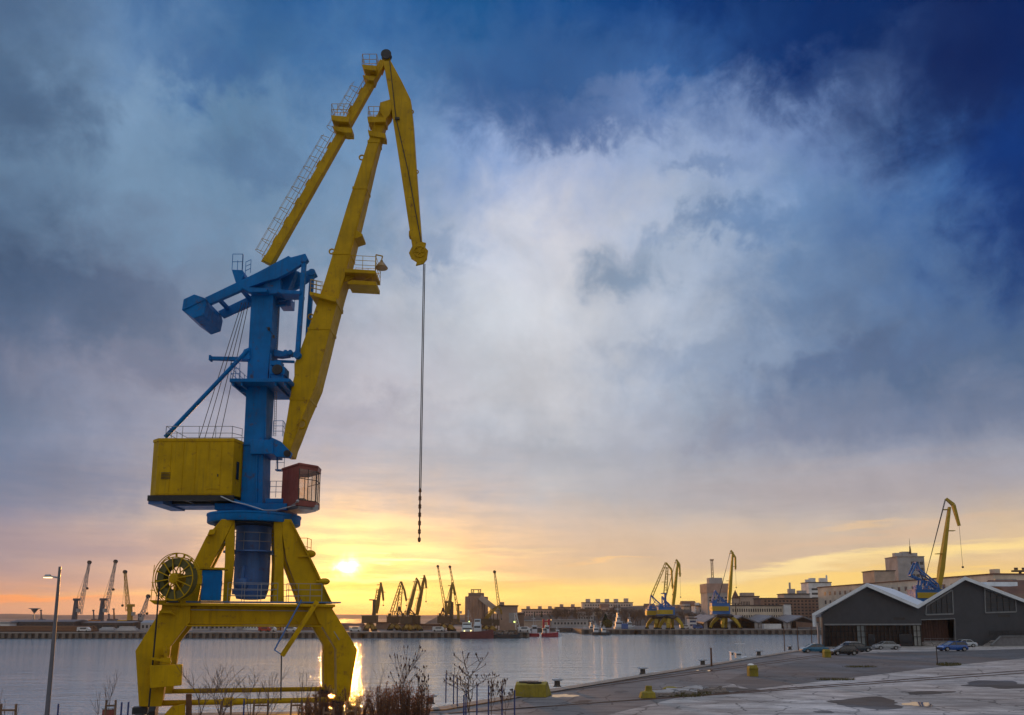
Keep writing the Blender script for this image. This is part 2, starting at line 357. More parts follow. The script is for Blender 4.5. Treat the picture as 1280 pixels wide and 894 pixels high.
# ------------------------------------------------------------------ the setting: water, quays, ground, hills
WZ = -2.4
def water():
    m = bpy.data.materials.new('harbour_water'); m.use_nodes = True; t = NT(m.node_tree); b = t.n['Principled BSDF']
    b.inputs['Base Color'].default_value = (.27, .36, .43, 1); b.inputs['Roughness'].default_value = .05
    b.inputs['IOR'].default_value = 3.2; b.inputs['Specular IOR Level'].default_value = 1.0
    tc = t.n.new('ShaderNodeTexCoord'); o = tc.outputs['Object']
    def mp(sx, sy, rz):
        q = t.n.new('ShaderNodeMapping'); t.l.new(o, q.inputs[0]); q.inputs['Scale'].default_value = (sx, sy, 1); q.inputs['Rotation'].default_value = (0, 0, rz); return q.outputs[0]
    n1 = t.noise(mp(.45, 1.1, .12), .9, 2.5, .55); n2 = t.noise(mp(.9, 1.4, -.2), 2.6, 2.0, .55); n3 = t.noise(mp(.35, 1.0, .1), .28, 1, .5)
    h = t.m('ADD', t.m('ADD', t.m('MULTIPLY', n1, .19), t.m('MULTIPLY', n2, .08)), t.m('MULTIPLY', n3, .30))
    calm = t.rng(t.noise(mp(.25, 1.0, 0), .02, 3, .5), .35, .65, .55, 1.1)
    bp = t.n.new('ShaderNodeBump'); bp.inputs['Distance'].default_value = 1.0
    t.l.new(calm, bp.inputs['Strength']); t.l.new(h, bp.inputs['Height']); t.l.new(bp.outputs[0], b.inputs['Normal'])
    mb = MB(); mb.add([(-5200, -200, WZ), (5200, -200, WZ), (5200, 5400, WZ), (-5200, 5400, WZ)], [(0, 1, 2, 3)])
    struct(mb.build('water', m, origin=(0, 0, WZ)))
water()
# near quay outline (edge of the basin)
EDGE = [(-400, 35), (-60, 44), (-26, 47.5), (-23.6, 51.9), (-12, 53.3), (-5.4, 55.2), (4.0, 69.9)]
qd = V(35.6, 55.3, 0).normalized()
for s_ in (66, 140, 279): EDGE.append((4.0 + qd.x * s_, 69.9 + qd.y * s_))
EDGE += [(159, 376)]
FAR = [(159, 376), (60, 378), (34.5, 380), (33, 424), (8, 426), (6.5, 318), (-60, 313), (-250, 306), (-5200, 300)]
def slab(name, outline, mats, z1, z0, topmat, sidemat):
    mb = MB(); n = len(outline)
    mb.add([(x, y, z1) for x, y in outline], [tuple(range(n))]); o = mb.build(name, topmat, origin=(0, 0, 0)); struct(o); return o
def ground_mat(name, base, var, dark=.5, crack=True, wet=.4, scale=1.0, tint=None):
    m = bpy.data.materials.new(name); m.use_nodes = True; t = NT(m.node_tree); b = t.n['Principled BSDF']
    tc = t.n.new('ShaderNodeTexCoord'); o = tc.outputs['Object']
    big = t.noise(o, .06 * scale, 6, .62, .5); mid = t.noise(o, .45 * scale, 7, .65, .3); fine = t.noise(o, 6, 6, .7)
    k = t.m('MULTIPLY', t.rng(big, .3, .7, 1 - var, 1 + var), t.m('MULTIPLY', t.rng(mid, .3, .7, 1 - var * .8, 1 + var * .8), t.rng(fine, .25, .75, .75, 1.25)))
    c = t.mix(1.0, base, t.comb(k, k, k), 'MULTIPLY')
    mp = t.n.new('ShaderNodeMapping'); t.l.new(o, mp.inputs[0]); mp.inputs['Rotation'].default_value = (0, 0, R(57.2)); mp.inputs['Scale'].default_value = (.25, 1.4, 1)
    st = t.rng(t.noise(mp.outputs[0], .5, 8, .72, .3), .48, .64, 0, dark)
    c = t.mix(st, c, (base[0] * .38, base[1] * .36, base[2] * .34, 1))
    mq = t.n.new('ShaderNodeMapping'); t.l.new(o, mq.inputs[0]); mq.inputs['Rotation'].default_value = (0, 0, R(22)); mq.inputs['Scale'].default_value = (.18, 1.1, 1)
    s2 = t.noise(mq.outputs[0], .7, 8, .7, .4); c = t.mix(t.rng(s2, .52, .60, 0, dark * .8), c, (base[0] * .42, base[1] * .40, base[2] * .40, 1)); c = t.mix(t.rng(s2, .44, .36, 0, dark * .5), c, (base[0] * 1.45, base[1] * 1.42, base[2] * 1.4, 1))
    lt = t.rng(t.noise(o, .22, 7, .7, .6), .6, .7, 0, .45); lt = t.m('MULTIPLY', lt, .45); c = t.mix(lt, c, (base[0] * 1.6, base[1] * 1.55, base[2] * 1.5, 1))
    if tint: c = t.mix(t.rng(t.noise(o, .9, 6, .65), .56, .66, 0, .6), c, tint)
    if crack:
        vo = t.n.new('ShaderNodeTexVoronoi'); vo.feature = 'DISTANCE_TO_EDGE'; vo.inputs['Scale'].default_value = .22
        wv = t.vm('ADD', o, t.vm('SCALE', t.noise(o, .8, 5, .6, 0, True))); t.l.new(wv, vo.inputs['Vector'])
        cr = t.rng(vo.outputs['Distance'], .004, .02, .75, 0); c = t.mix(cr, c, (.02, .02, .02, 1))
    t.l.new(c, b.inputs['Base Color'])
    ro = t.m('SUBTRACT', t.rng(mid, .3, .7, .75, .95), t.m('MULTIPLY', t.rng(big, .5, .62, 0, wet), 1.0)); t.l.new(ro, b.inputs['Roughness'])
    bp = t.n.new('ShaderNodeBump'); bp.inputs['Strength'].default_value = .5; bp.inputs['Distance'].default_value = .06
    t.l.new(t.m('ADD', mid, t.m('MULTIPLY', fine, .25)), bp.inputs['Height']); t.l.new(bp.outputs[0], b.inputs['Normal'])
    return m
CONC = ground_mat('weathered_concrete', (.42, .395, .385, 1), .42, .85)
ASPH = ground_mat('old_asphalt', (.17, .16, .16, 1), .28, .5, wet=.35)
DASPH = ground_mat('dark_asphalt', (.11, .107, .11, 1), .3, .45, wet=.3)
MUD = ground_mat('muddy_gravel', (.062, .056, .052, 1), .4, .6, crack=False)
SLABM = ground_mat('quay_slabs', (.15, .14, .14, 1), .3, .6)
land = EDGE + [(700, 380), (3000, 380), (3000, -150), (-400, -150)]
def mesh_sheet(name, pts, m, z):
    mb = MB(); mb.add([(x, y, z) for x, y in pts], [tuple(range(len(pts)))]); o = mb.build(name, m, origin=(0, 0, 0)); struct(o); return o
mesh_sheet('ground', land, CONC, 0.0)
farland = FAR[:] + [(-5200, 5400), (5200, 5400), (5200, 379.5), (700, 379.5)]
mesh_sheet('far_port_ground', farland, ground_mat('port_ground', (.13, .115, .11, 1), .2, .3, crack=False), 0.0)
# quay walls: concrete capping and fendered face
def quay_wall(name, pts, m, cap):
    mb = MB()
    for a, b in zip(pts[:-1], pts[1:]):
        a3, b3 = V(a[0], a[1], -1.45), V(b[0], b[1], -1.45); mb.bar(a3, b3, .5, 2.7)
    o = struct(mb.build(name, m, origin=(pts[1][0], pts[1][1], 0)))
QW = mat('quay_concrete', (.17, .15, .14), .85, var=.35, scale=.4, streak=.6, bump=.4)
quay_wall('quay_wall', EDGE, QW, 1)
quay_wall('far_quay_wall', [FAR[0], FAR[1], FAR[2], FAR[3], FAR[4], FAR[5], FAR[6], FAR[7], (-900, 303)], mat('far_quay_concrete', (.07, .055, .05), .85, var=.3, scale=.3), 1)
# edge strip of pale coping stones on the near quay
def strip(name, pts, w0, w1, m, z):
    L = []; Rr = []
    for i, p in enumerate(pts):
        a = V(pts[max(0, i - 1)][0], pts[max(0, i - 1)][1], 0); b = V(pts[min(len(pts) - 1, i + 1)][0], pts[min(len(pts) - 1, i + 1)][1], 0)
        d = (b - a).normalized(); n = V(d.y, -d.x, 0); p3 = V(p[0], p[1], 0); L.append(p3 + n * w0); Rr.append(p3 + n * w1)
    mb = MB(); k = len(pts)
    mb.add([(q.x, q.y, z) for q in L + Rr], [(i, i + 1, k + i + 1, k + i) for i in range(k - 1)]); return struct(mb.build(name, m, origin=(0, 0, 0)))
E2 = EDGE[4:10]
strip('quay_coping', EDGE[1:10], -.25, 1.1, mat('coping', (.24, .21, .18), .8, var=.35, scale=.8, streak=.3, bump=.3), .10)
strip('quay_apron', E2, 1.1, 3.2, SLABM, .008)
strip('quay_road', E2[1:], 3.2, 11.5, ASPH, .004)
def gpoly(pts, z=0.0):
    return [(G(x, y, z).x, G(x, y, z).y) for x, y in pts]
mesh_sheet('car_park_asphalt', gpoly([(905, 852), (930, 842), (1000, 826), (1060, 817), (1290, 811), (1500, 811), (1500, 818), (1290, 822), (1180, 833), (1100, 843), (1050, 849), (980, 857), (940, 862)]), DASPH, .008)
mesh_sheet('yard_asphalt', gpoly([(640, 868), (700, 862), (760, 866), (800, 872), (790, 878), (700, 884), (640, 886)]), ASPH, .012)
PUD = bpy.data.materials.new('puddle_water'); PUD.use_nodes = True
_b = PUD.node_tree.nodes['Principled BSDF']; _b.inputs['Base Color'].default_value = (.03, .028, .026, 1); _b.inputs['Roughness'].default_value = .03; _b.inputs['Specular IOR Level'].default_value = 1.0
def wobble(cx, cy, rx, ry, n, seed, j=.25):
    j *= 1.7; rr = random.Random(seed); out = []; ph = [rr.uniform(0, 6.28) for _ in range(5)]
    for i in range(n):
        t = 2 * math.pi * i / n; k = 1 + j * (math.sin(2*t+ph[0])*.5 + math.sin(3*t+ph[1])*.35 + math.sin(5*t+ph[2])*.25 + math.sin(9*t+ph[3])*.15)
        out.append((cx + rx * k * math.cos(t), cy + ry * k * math.sin(t)))
    return out
for i, (x, y, rx, ry, m, z) in enumerate([(1085, 879, 48, 6.2, MUD, .012), (1148, 880.5, 16, 3.0, PUD, .018), (1248, 856, 44, 4.6, MUD, .012), (882, 838.6, 9, 1.2, PUD, .018), (705, 870, 14, 2.2, PUD, .018),
        (728, 878, 12, 2.0, MUD, .016), (1030, 890, 14, 1.2, MUD, .018), (1025, 848, 22, 1.6, MUD, .016), (900, 862, 40, 3.0, MUD, .012), (776, 865, 8, 1.5, DASPH, .016), (1160, 866, 30, 2.0, MUD, .012)]):
    mesh_sheet('puddle' if m is PUD else 'worn_patch', gpoly(wobble(x, y, rx, ry, 36, i)), m, z)
# crane rails let into the quay
RAILM = mat('rail_steel', (.10, .075, .06), .5, metal=.5, var=.3)
def rail_track(px0, px1, name='crane_rail'):
    a, b = G(*px0), G(*px1); mb = MB(); mb.bar(a + V(0, 0, .02), b + V(0, 0, .02), .09, .05)
    d = (b - a).normalized(); n = V(-d.y, d.x, 0) * .16
    o = struct(mb.build(name, RAILM)); mb = MB(); mb.bar(a - n + V(0, 0, .012), b - n + V(0, 0, .012), .16, .018); struct(mb.build('rail_groove', RUST)); return o
for a, b in [((560, 892), (1330, 838)), ((600, 889.5), (1330, 834.5)), ((700, 862), (1130, 805)), ((690, 866), (1130, 807))]: rail_track(a, b)
# hills
def ridge(name, prof, D, depth, m, zb=-1):
    mb = MB(); top = [P(x, y, D) for x, y in prof]; n = len(prof); rows = 5
    vs = []; rr = random.Random(3)
    for j in range(rows):
        t = j / (rows - 1)
        for p in top:
            z = zb + (p.z - zb) * math.sin(t * math.pi / 2) ** .8
            vs.append((p.x, D - depth * (1 - t), z + (rr.uniform(-.04, .04) * (p.z - zb) if 0 < j < rows - 1 else 0)))
    vs += [(p.x * 1.3, D + depth * 2, zb) for p in top]; rows += 1
    mb.add(vs, [(j*n+i, j*n+i+1, (j+1)*n+i+1, (j+1)*n+i) for j in range(rows-1) for i in range(n-1)])
    return struct(mb.build(name, m, origin=(0, D, zb), smooth=True, angle=180))
HILL = mat('distant_hills', (.045, .05, .075), .95, var=.25, scale=.004)
ridge('hills', [(-900, 760), (-500, 762), (-200, 766), (0, 767.5), (15, 767.3), (40, 769), (75, 769.8), (110, 768.8), (140, 769.6), (170, 768.6), (230, 768), (300, 768.5), (400, 768), (470, 768.4), (520, 769.2), (600, 768.6), (700, 768)], 2600, 900, HILL)
SLOPE = mat('wooded_slope', (.055, .04, .032), .95, var=.4, scale=.05)
ridge('hillside', [(560, 768.8), (640, 766), (690, 762), (735, 760), (790, 757.5), (850, 756), (900, 757), (960, 760), (1040, 761), (1150, 762), (1300, 762), (1800, 764)], 760, 230, SLOPE)
# ------------------------------------------------------------------ the great harbour crane
OX, OY = -16.0, 47.4
TH = R(19.5)
UU = V(math.cos(TH), math.sin(TH), 0); VV = V(-math.sin(TH), math.cos(TH), 0)
def Q(px, py, v=-3.5):           # point on the portal's upright plane at depth v
    return PL(px, py, V(OX, OY, 0) + VV * v, VV)
D0 = 47.4
crane = thing('harbour_crane', 'huge yellow and blue portal crane in the left foreground with a maroon cab', 'crane', (OX, OY, 0))
C = crane
def plate(poly, v, th, name, m=YEL, parent=C, bev=.03, flip=None):
    """prism from outline on portal plane v, th thick away from the viewer"""
    mb = MB(); mb.prism([Q(x, y, v) for x, y in poly], VV * th); return mb.build(name, m, parent, bev=bev)
LN = [(173.6, 883.3), (169.2, 813.6), (204.6, 757), (238, 757), (238, 778), (232.7, 783), (212.6, 808.6), (202, 883.3)]
RN = [(412.8, 757), (446.7, 811), (436.4, 877), (421, 877), (420.5, 812), (403, 783), (398, 778), (390, 757)]
plate(LN, -4.1, 1.15, 'leg'); plate(RN, -4.1, 1.15, 'leg')
def shift(poly, v0, v1):         # the same outline carried back to plane v1 in real space
    return [Q(x, y, v0) + VV * (v1 - v0) for x, y in poly]
for poly in (LN, RN):
    mb = MB(); mb.prism(shift(poly, -4.1, 3.0), VV * 1.1); mb.build('leg', YEL, C, bev=.03)
BN = [(203, 753.6), (420, 755.5), (404, 782), (233.5, 782)]
plate([(203, 753.6), (419, 755.6), (419, 759), (204, 757)], -4.35, 1.6, 'beam_flange')
plate([(206, 757.3), (417, 759), (403, 781.5), (233.5, 780.8)], -3.9, .8, 'cross_beam')
plate([(232, 781.2), (404, 782), (403, 784), (233, 783.2)], -4.2, 1.3, 'beam_flange')
mb = MB(); mb.prism(shift(BN, -4.1, 3.0), VV * 1.1); mb.build('cross_beam', YEL, C, bev=.03)
zb0 = Q(320, 782, -4.1).z; zb1 = Q(320, 754, -4.1).z
for u in (-4.2, 3.95):
    mb = MB(); mb.bar(V(OX, OY, (zb0+zb1)/2 + .05) + UU*u - VV*3.0, V(OX, OY, (zb0+zb1)/2 + .05) + UU*u + VV*3.05, 1.0, zb1 - zb0 - .25); mb.build('side_beam', YEL, C, bev=.03)
# stiffeners on the near beam
for x in (262, 300, 340, 378):
    plate([(x, 757.4), (x + 1.2, 757.4), (x + 1.2, 781), (x, 781)], -3.96, .06, 'stiffener', bev=0)
# upper tower legs
SL = [(277, 649), (293.5, 649), (284, 668), (251, 732), (247, 752.8), (203.5, 752.8), (241.5, 704), (257.7, 671)]
VL = [(284.3, 668.2), (293.5, 649.4), (293, 700), (286.6, 752.8), (278.5, 752.8), (281.2, 700), (281.5, 674)]
VR = [(342, 649), (351.8, 649), (354.6, 700), (355, 752.8), (341.2, 752.8), (343.5, 700)]
SR = [(352.2, 649), (364, 649), (396, 712), (415.5, 755), (378, 755), (371, 735), (358, 700), (352.4, 665)]
for poly, th in ((SL, .95), (VL, .8), (VR, .8), (SR, .95)):
    plate(poly, -2.2, th, 'tower_leg')
    mb = MB(); mb.prism(shift(poly, -2.2, 1.3), VV * th); mb.build('tower_leg', YEL, C, bev=.03)
plate([(262, 662), (270, 661), (268, 668), (259, 669)], -2.6, .5, 'bracket')
# flange along the outer right tower leg
mb = MB(); mb.bar(Q(363.5, 651, -2.3) + VV*.55, Q(414.5, 754, -2.3) + VV*.55, 1.35, .06, side=VV.cross(Q(414.5,754,-2.3) - Q(363.5,651,-2.3))); mb.build('leg_flange', YEL, C)
# slewing ring
rc = V(OX, OY, 0); rc.z = P(318, 648, D0).z
mb = MB(); mb.lathe([(2.4, -.42), (2.72, -.42), (2.76, -.36), (2.76, .0), (2.80, .02), (2.80, .14), (2.6, .16), (1.5, .16)], (rc.x, rc.y, rc.z), 48); mb.build('slewing_ring', BLU, C, smooth=True)
mb = MB(); mb.lathe([(2.2, -.55), (2.35, -.55), (2.35, -.43), (2.2, -.43)], (rc.x, rc.y, rc.z), 40); mb.build('ring_track', DRK, C, smooth=True)
# rotating column below the ring
zc = P(316, 750, D0).z
mb = MB(); mb.lathe([(.35, zc), (.85, zc + .06), (1.0, zc + .5), (1.05, zc + 1.0), (1.05, rc.z - .45)], (OX, OY, 0), 28); col_ = mb.build('lower_column', GBL, C, smooth=True)
mb = MB(); mb.ball((OX - .25, OY - 1.05, zc + .95), .42, 10, 1, .8, 1); mb.tube((OX - .25, OY - 1.1, zc + 1.2), (OX - .15, OY - 1.1, zc + 2.0), .16, .12, 10); mb.box((OX - .3, OY - 1.2, zc + .45), (.7, .5, .3)); mb.build('slewing_gear', GBL, col_, smooth=True)
mb = MB(); zd = P(316, 690, D0).z; mb.lathe([(1.15, zd - .08), (1.75, zd - .08), (1.75, zd), (1.15, zd)], (OX, OY, 0), 24); dk = mb.build('column_deck', GBL, C)
mb = MB(); mb.railing([(OX + 1.72*math.cos(R(a)), OY + 1.72*math.sin(R(a)), zd) for a in range(0, 360, 30)], 1.05, .9, .02, 1, True); mb.build('railing', GALV, dk)
# walkway and railings on top of the near beam
zt = Q(320, 753.6, -4.1).z
def pu(u, v, z): return V(OX, OY, z) + UU * u + VV * v
mb = MB(); mb.bar(pu(-4.8, -2.6, zt + .05), pu(5.0, -2.6, zt + .05), 2.0, .07); mb.build('walkway', GBL, C)
mb = MB(); mb.railing([pu(-1.3, -3.5, zt + .08), pu(1.4, -3.5, zt + .08)], 1.05, .9, .018, 2)
mb.railing([pu(-3.2, -1.6, zt + .08), pu(3.9, -1.6, zt + .08)], 1.05, .9, .018, 2); mb.railing([pu(1.9, -3.4, zt + .08), pu(3.9, -3.4, zt + .08)], 1.05, .7, .018, 2); mb.build('walkway_railing', GALV, C)
# platform with railing outside the right tower leg, with its floodlight
a = Q(372, 696, -1.9); b = Q(386, 696, -1.9)
mb = MB(); mb.bar(a, b, 1.0, .08); pf = mb.build('side_platform', YEL, C)
mb = MB(); mb.railing([a + V(0, -.45, .04), b + V(0, -.45, .04), b + V(0, .45, .04)], 1.05, .7, .02, 1); mb.build('railing', YEL, pf)
mb = MB(); c_ = Q(387.5, 692.5, -1.9); mb.ball(c_, .30, 9, 1.2, 1, .8); mb.build('floodlight', YEL, C, smooth=True)
mb = MB(); c_ = Q(405.5, 727, -2.4); mb.ball(c_, .26, 9, 1.3, 1, .8); mb.tube(c_, c_ - UU*.5, .06); mb.build('floodlight', YEL, C, smooth=True)
# cable reel
rcn = Q(221.5, 723.5, -4.7); ROT = Matrix.Rotation(R(-13), 3, 'Z')
mb = MB()
for dd in (-.28, .28):
    mb.torus(rcn + ROT @ V(0, dd, 0), 1.15, .03, 40, 5, 'Y', ROT)
for k in range(12):
    t = R(k * 30 + 8); 
    for dd in (-.28, .28): mb.bar(rcn + ROT @ V(.12*math.cos(t), dd*1.1, .12*math.sin(t)), rcn + ROT @ V(1.17*math.cos(t), dd, 1.17*math.sin(t)), .05, .05, side=(0, 1, .01))
mb.lathe([(.24, -.36), (.30, -.3), (.30, .3), (.24, .36)], rcn, 20, 'Y', ROT); reel = mb.build('cable_reel', YEL, C)
mb = MB(); mb.lathe([(.70, -.22), (1.10, -.22), (1.10, .22), (.70, .22), (.70, -.22)], rcn, 44, 'Y', ROT); mb.build('wound_cable', mat('olive_cable', (.10, .09, .02), .6, var=.25, scale=8), reel, smooth=True)
mb = MB(); mb.torus(rcn + ROT @ V(-.05, -.1, 0), 1.38, .025, 40, 5, 'Y', ROT, 20, 235); mb.torus(rcn + ROT @ V(-.05, .1, 0), 1.38, .025, 40, 5, 'Y', ROT, 20, 235)
for a_ in range(30, 235, 22): mb.bar(rcn + ROT @ V(1.14*math.cos(R(a_)), 0, 1.14*math.sin(R(a_))), rcn + ROT @ V(1.38*math.cos(R(a_)), 0, 1.38*math.sin(R(a_))), .1, .04, side=(0,1,.01))
mb.build('reel_guard', YEL, reel)
mb = MB(); mb.bar(rcn + UU*.1 + VV*.4, rcn + UU*1.3 + VV*1.0, .3, .45); mb.bar(rcn + V(0, 0, -.1) + VV*.38, rcn + V(.3, .2, -1.5) + VV*.5, .22, .3); mb.build('reel_bracket', YEL, reel)
# small ledge and hanging supply cable left
a = Q(186, 750.3, -4.3); b = Q(209, 750.3, -4.3)
mb = MB(); mb.prism([a, b, Q(203, 756.5, -4.3), Q(193, 755.5, -4.3)], VV * .9); lg = mb.build('ledge', YEL, C)
mb = MB()
for q, z in ((a + UU * .1, 1.6), (a + UU*.35, 1.6)): mb.tube(q, q + V(.06, 0, 1.9), .02, n=5)
mb.bar(Q(189, 728, -4.3), Q(201, 728.6, -4.3), .06, .03); mb.bar(Q(188, 738, -4.3), Q(194, 738, -4.3), .06, .03); mb.build('cable_guide', YEL, lg)
mb = MB(); pts = [Q(199.3, 728, -4.55), Q(197.5, 752, -4.6), Q(195.3, 781, -4.6), Q(192.5, 812, -4.55), Q(189.5, 846, -4.5), Q(186, 884, -4.4)]; mb.path(pts, .045, 6); mb.build('supply_cable', RUB, C)
plate([(199, 763.5), (214, 763), (219, 769), (214, 767), (199, 766)], -4.4, .35, 'bracket', bev=0)
# blue switch cabinet
c0 = Q(270.5, 751, -3.9); z0 = c0.z; z1 = Q(270.5, 713, -3.9).z; w_ = (Q(270, 740, -3.9) - Q(253, 740, -3.9)).length
mb = MB(); cen = c0 - UU * (w_ / 2 - .05) + VV * .45; mb.box((cen.x, cen.y, (z0 + z1) / 2), (w_ + .35, .9, z1 - z0), TH); cab_ = mb.build('switch_cabinet', BLU, C, bev=.03)
mb = MB(); q = cen + UU * (w_/2 + .175) - VV * .1; mb.box((q.x, q.y, (z0+z1)/2 + .1), (.05, .1, .28), TH); mb.build('handle', DRK, cab_)
mb = MB(); q = cen + V(0, 0, 0); mb.box((q.x, q.y, z1 + .10), (w_ + .9, 1.15, .1), TH); mb.build('cabinet_roof', YEL, C)
# yellow box on the near left leg
bx = [Q(187, 832, -4.75), Q(227.6, 831, -4.75), Q(226.6, 857, -4.75), Q(187.5, 860.5, -4.75)]
mb = MB(); mb.prism(bx, VV * .62); bb = mb.build('equipment_box', YEL, C, bev=.025)
mb = MB(); mb.bar(Q(189, 823, -4.5), Q(214, 827.5, -4.5), .5, .12); mb.tube(Q(206, 808, -4.5), Q(207.5, 826, -4.5), .1, n=6); mb.box(tuple(Q(207, 826.5, -4.5)), (.5, .4, .35), TH); mb.build('box_hanger', YEL, C)
# sloping bar, rod and strut under the beam
a, b = Q(396.5, 752, -4.5), Q(352.5, 820, -4.5)
mb = MB(); mb.bar(a, b, .20, .26); mb.build('sloping_bar', YEL, C, bev=.01)
mb = MB(); mb.tube(Q(351.8, 818, -4.5), Q(351, 875, -4.5), .035); mb.build('earthing_rod', DRK, C)
mb = MB(); mb.tube(Q(377, 750, -4.45), Q(343, 812.5, -4.45), .045); mb.tube(Q(343, 812.5, -4.45), Q(352, 818.5, -4.45), .03); mb.build('blue_strut', GBL, C)
# tie tubes between the legs
a, b = Q(191, 879.3, -3.6), Q(425, 874.5, -3.6)
mb = MB(); mb.tube(a, b, .15, n=14); mb.lathe([(.17, -.4), (.19, -.4), (.19, .4), (.17, .4)], a.lerp(b, .44), 14, 'X', Matrix.Rotation(TH, 3, 'Z')); mb.box(tuple(a.lerp(b, .385)), (.55, .5, .42), TH); mb.build('tie_tube', YEL, C, smooth=True)
mb = MB(); mb.tube(a + VV * 7.0, b + VV * 7.0, .15, n=14); mb.build('tie_tube', YEL, C, smooth=True)
for u in (-5.2, 5.2):
    mb = MB(); q = (a + b) / 2; mb.tube(V(OX, OY, q.z) + UU*u - VV*3.2, V(OX, OY, q.z) + UU*u + VV*3.2, .13, n=12); mb.build('tie_tube', YEL, C, smooth=True)
# bogies: one under each leg, two wheels each
zf = Q(186, 883.3, -3.6).z
for u, v in ((-5.35, -3.55), (5.0, -3.55), (-5.35, 3.55), (5.0, 3.55)):
    p = pu(u, v, 0)
    mb = MB(); mb.box((p.x, p.y, zf - .18), (.75, .7, .36), TH)
    f0 = p - VV*1.15; f1 = p + VV*1.15
    mb.prism([f0 + V(0,0,.30) - UU*.22, f1 + V(0,0,.30) - UU*.22, f1 + V(0,0,.75) - UU*.22, p + VV*.4 + V(0,0,zf-.3) - UU*.22, p - VV*.4 + V(0,0,zf-.3) - UU*.22, f0 + V(0,0,.75) - UU*.22], UU*.44)
    bg_ = mb.build('bogie', DRK, C, bev=.02)
    for s in (-.8, .8):
        mb = MB(); q = p + VV*s; mb.lathe([(.1, -.14), (.34, -.14), (.34, -.1), (.29, -.1), (.29, .1), (.34, .1), (.34, .14), (.1, .14)], (q.x, q.y, .36), 20, 'X', Matrix.Rotation(TH, 3, 'Z')); mb.build('wheel', RUST, bg_, smooth=True)
plate([(205, 894), (214, 884), (231, 880.5), (231, 905), (205, 905)], -4.6, .5, 'buffer', bev=.01)
plate([(232.3, 868), (239.5, 868), (239.5, 905), (232.3, 905)], -4.2, .3, 'rail_clamp', m=RUST, bev=0)
# small equipment at far-left foot
mb = MB(); q = Q(199, 871, -3.0); mb.box(tuple(q), (.42, .5, .36), TH); mb.build('junction_box', DRK, C)
# ---- superstructure, built in the vertical plane of the boom
def S(px, py, dy=0.0): return P(px, py, D0 + dy)
def splate(poly, y0, y1, name, m, parent=C, bev=.02):
    mb = MB(); f = [S(x, y, y0) for x, y in poly]; mb.prism(f, (0, y1 - y0, 0)); return mb.build(name, m, parent, bev=bev)
# mast
rows = [(642, 300, 328), (600, 302, 328.3), (570, 303.5, 329), (481, 308, 334), (420, 311.2, 339), (371, 314, 341.5), (346, 315.5, 342.5)]
mb = MB(); rings = []
for y, l, r in rows:
    a, b = S(l, y, -.75), S(r, y, -.75); rings.append([a, b, b + V(0, 1.5, 0), a + V(0, 1.5, 0)])
mb.loft(rings); mb.build('mast', BLU, C, bev=.03)
mb = MB()
for y0, y1, x0, x1 in ((642, 568, 318, 320.2), (548, 482, 329.2, 331.2)): mb.bar(S((x0+x1)/2 + 1.5, y0, -.79), S((x0+x1)/2 + 2.5, y1, -.79), .07, .08)
mb.bar(S(301.5, 556, -.785), S(330, 556, -.785), .06, .04)
mb.build('mast_rib', BLU, C)
splate([(312.5, 549.5), (341, 549.5), (341.5, 567.5), (313, 567.5)], -1.0, 1.0, 'mast_collar', BLU, bev=.03)
splate([(338, 546), (351, 552), (364, 566), (362, 572), (345, 571), (338, 563)], -.9, -.55, 'boom_bracket', BLU); splate([(338, 546), (351, 552), (364, 566), (362, 572), (345, 571), (338, 563)], .55, .9, 'boom_bracket', BLU)
mb = MB(); mb.tube(S(359, 567, -1.05), S(359, 567, 1.05), .22, n=14); mb.build('boom_hinge', DRK, C)
# mid platform
zp = S(320, 472, -2).z
mb = MB(); a, b = S(287, 472, -1.8), S(362.5, 472, -1.8)
mb.box(((a.x + b.x) / 2, D0 + .2, zp - .1), (b.x - a.x, 4.0, .22)); pfm = mb.build('mid_platform', BLU, C, bev=.02)
mb = MB()
for x in (292, 303, 345, 357):
    q = S(x, 474, -1.6); mb.bar(V(q.x, D0 - 1.7, zp - .3), V(q.x, D0 + 2.1, zp - .3), .1, .22)
mb.prism([S(288, 475, -.5), S(308, 475, -.5), S(308, 492, -.5), S(301, 490, -.5)], (0, .15, 0)); mb.prism([S(340, 475, 1.2), S(361, 475, 1.2), S(360, 486, 1.2), S(341, 484, 1.2)], (0, .15, 0)); mb.build('platform_beams', BLU, pfm)
mb = MB(); mb.railing([V(OX - .8, D0 - 1.75, zp), V(a.x + .05, D0 - 1.75, zp), V(a.x + .05, D0 + 2.15, zp), V(b.x - .05, D0 + 2.15, zp), V(b.x - .05, D0 + .9, zp)], 1.0, .8, .018, 2); mb.build('railing', BLU, pfm)
mb = MB()
q = S(349, 470, -.6); mb.box((q.x, q.y, zp + .75), (.95, 1.0, .5)); mb.lathe([(.36, -.45), (.36, .45)], (q.x - .05, q.y, zp + .5), 16, 'Y'); mb.box((q.x - .1, q.y - .1, zp + 1.25), (.6, .7, .3)); mb.tube((q.x - .45, q.y - .4, zp + .2), (q.x - .45, q.y - .4, zp + 1.9), .06); mb.box((q.x+.3, q.y, zp + .3), (.2, .9, .6)); mb.build('luffing_gear', BLU, C, bev=.02)
mb = MB(); q = S(346.5, 462, -1.15); mb.lathe([(.3, -.05), (.34, 0), (.3, .05)], q, 14, 'Y'); mb.build('gear_wheel', DRK, C)
# luffing screw link between mast and boom
splate([(342, 436.5), (350, 438), (360.5, 441), (361, 444.5), (350, 446), (342, 445)], -.25, .25, 'link_arm', BLU)
mb = MB(); mb.lathe([(.05, -.3), (.16, -.3), (.16, .3), (.05, .3)], S(358.5, 442.2, 0), 14, 'Y'); mb.lathe([(.05, -.3), (.16, -.3), (.16, .3), (.05, .3)], S(364.3, 442.2, 0), 14, 'Y'); mb.bar(S(343, 451.5), S(368, 452.5), .16, .14); mb.build('link_eye', BLU, C)
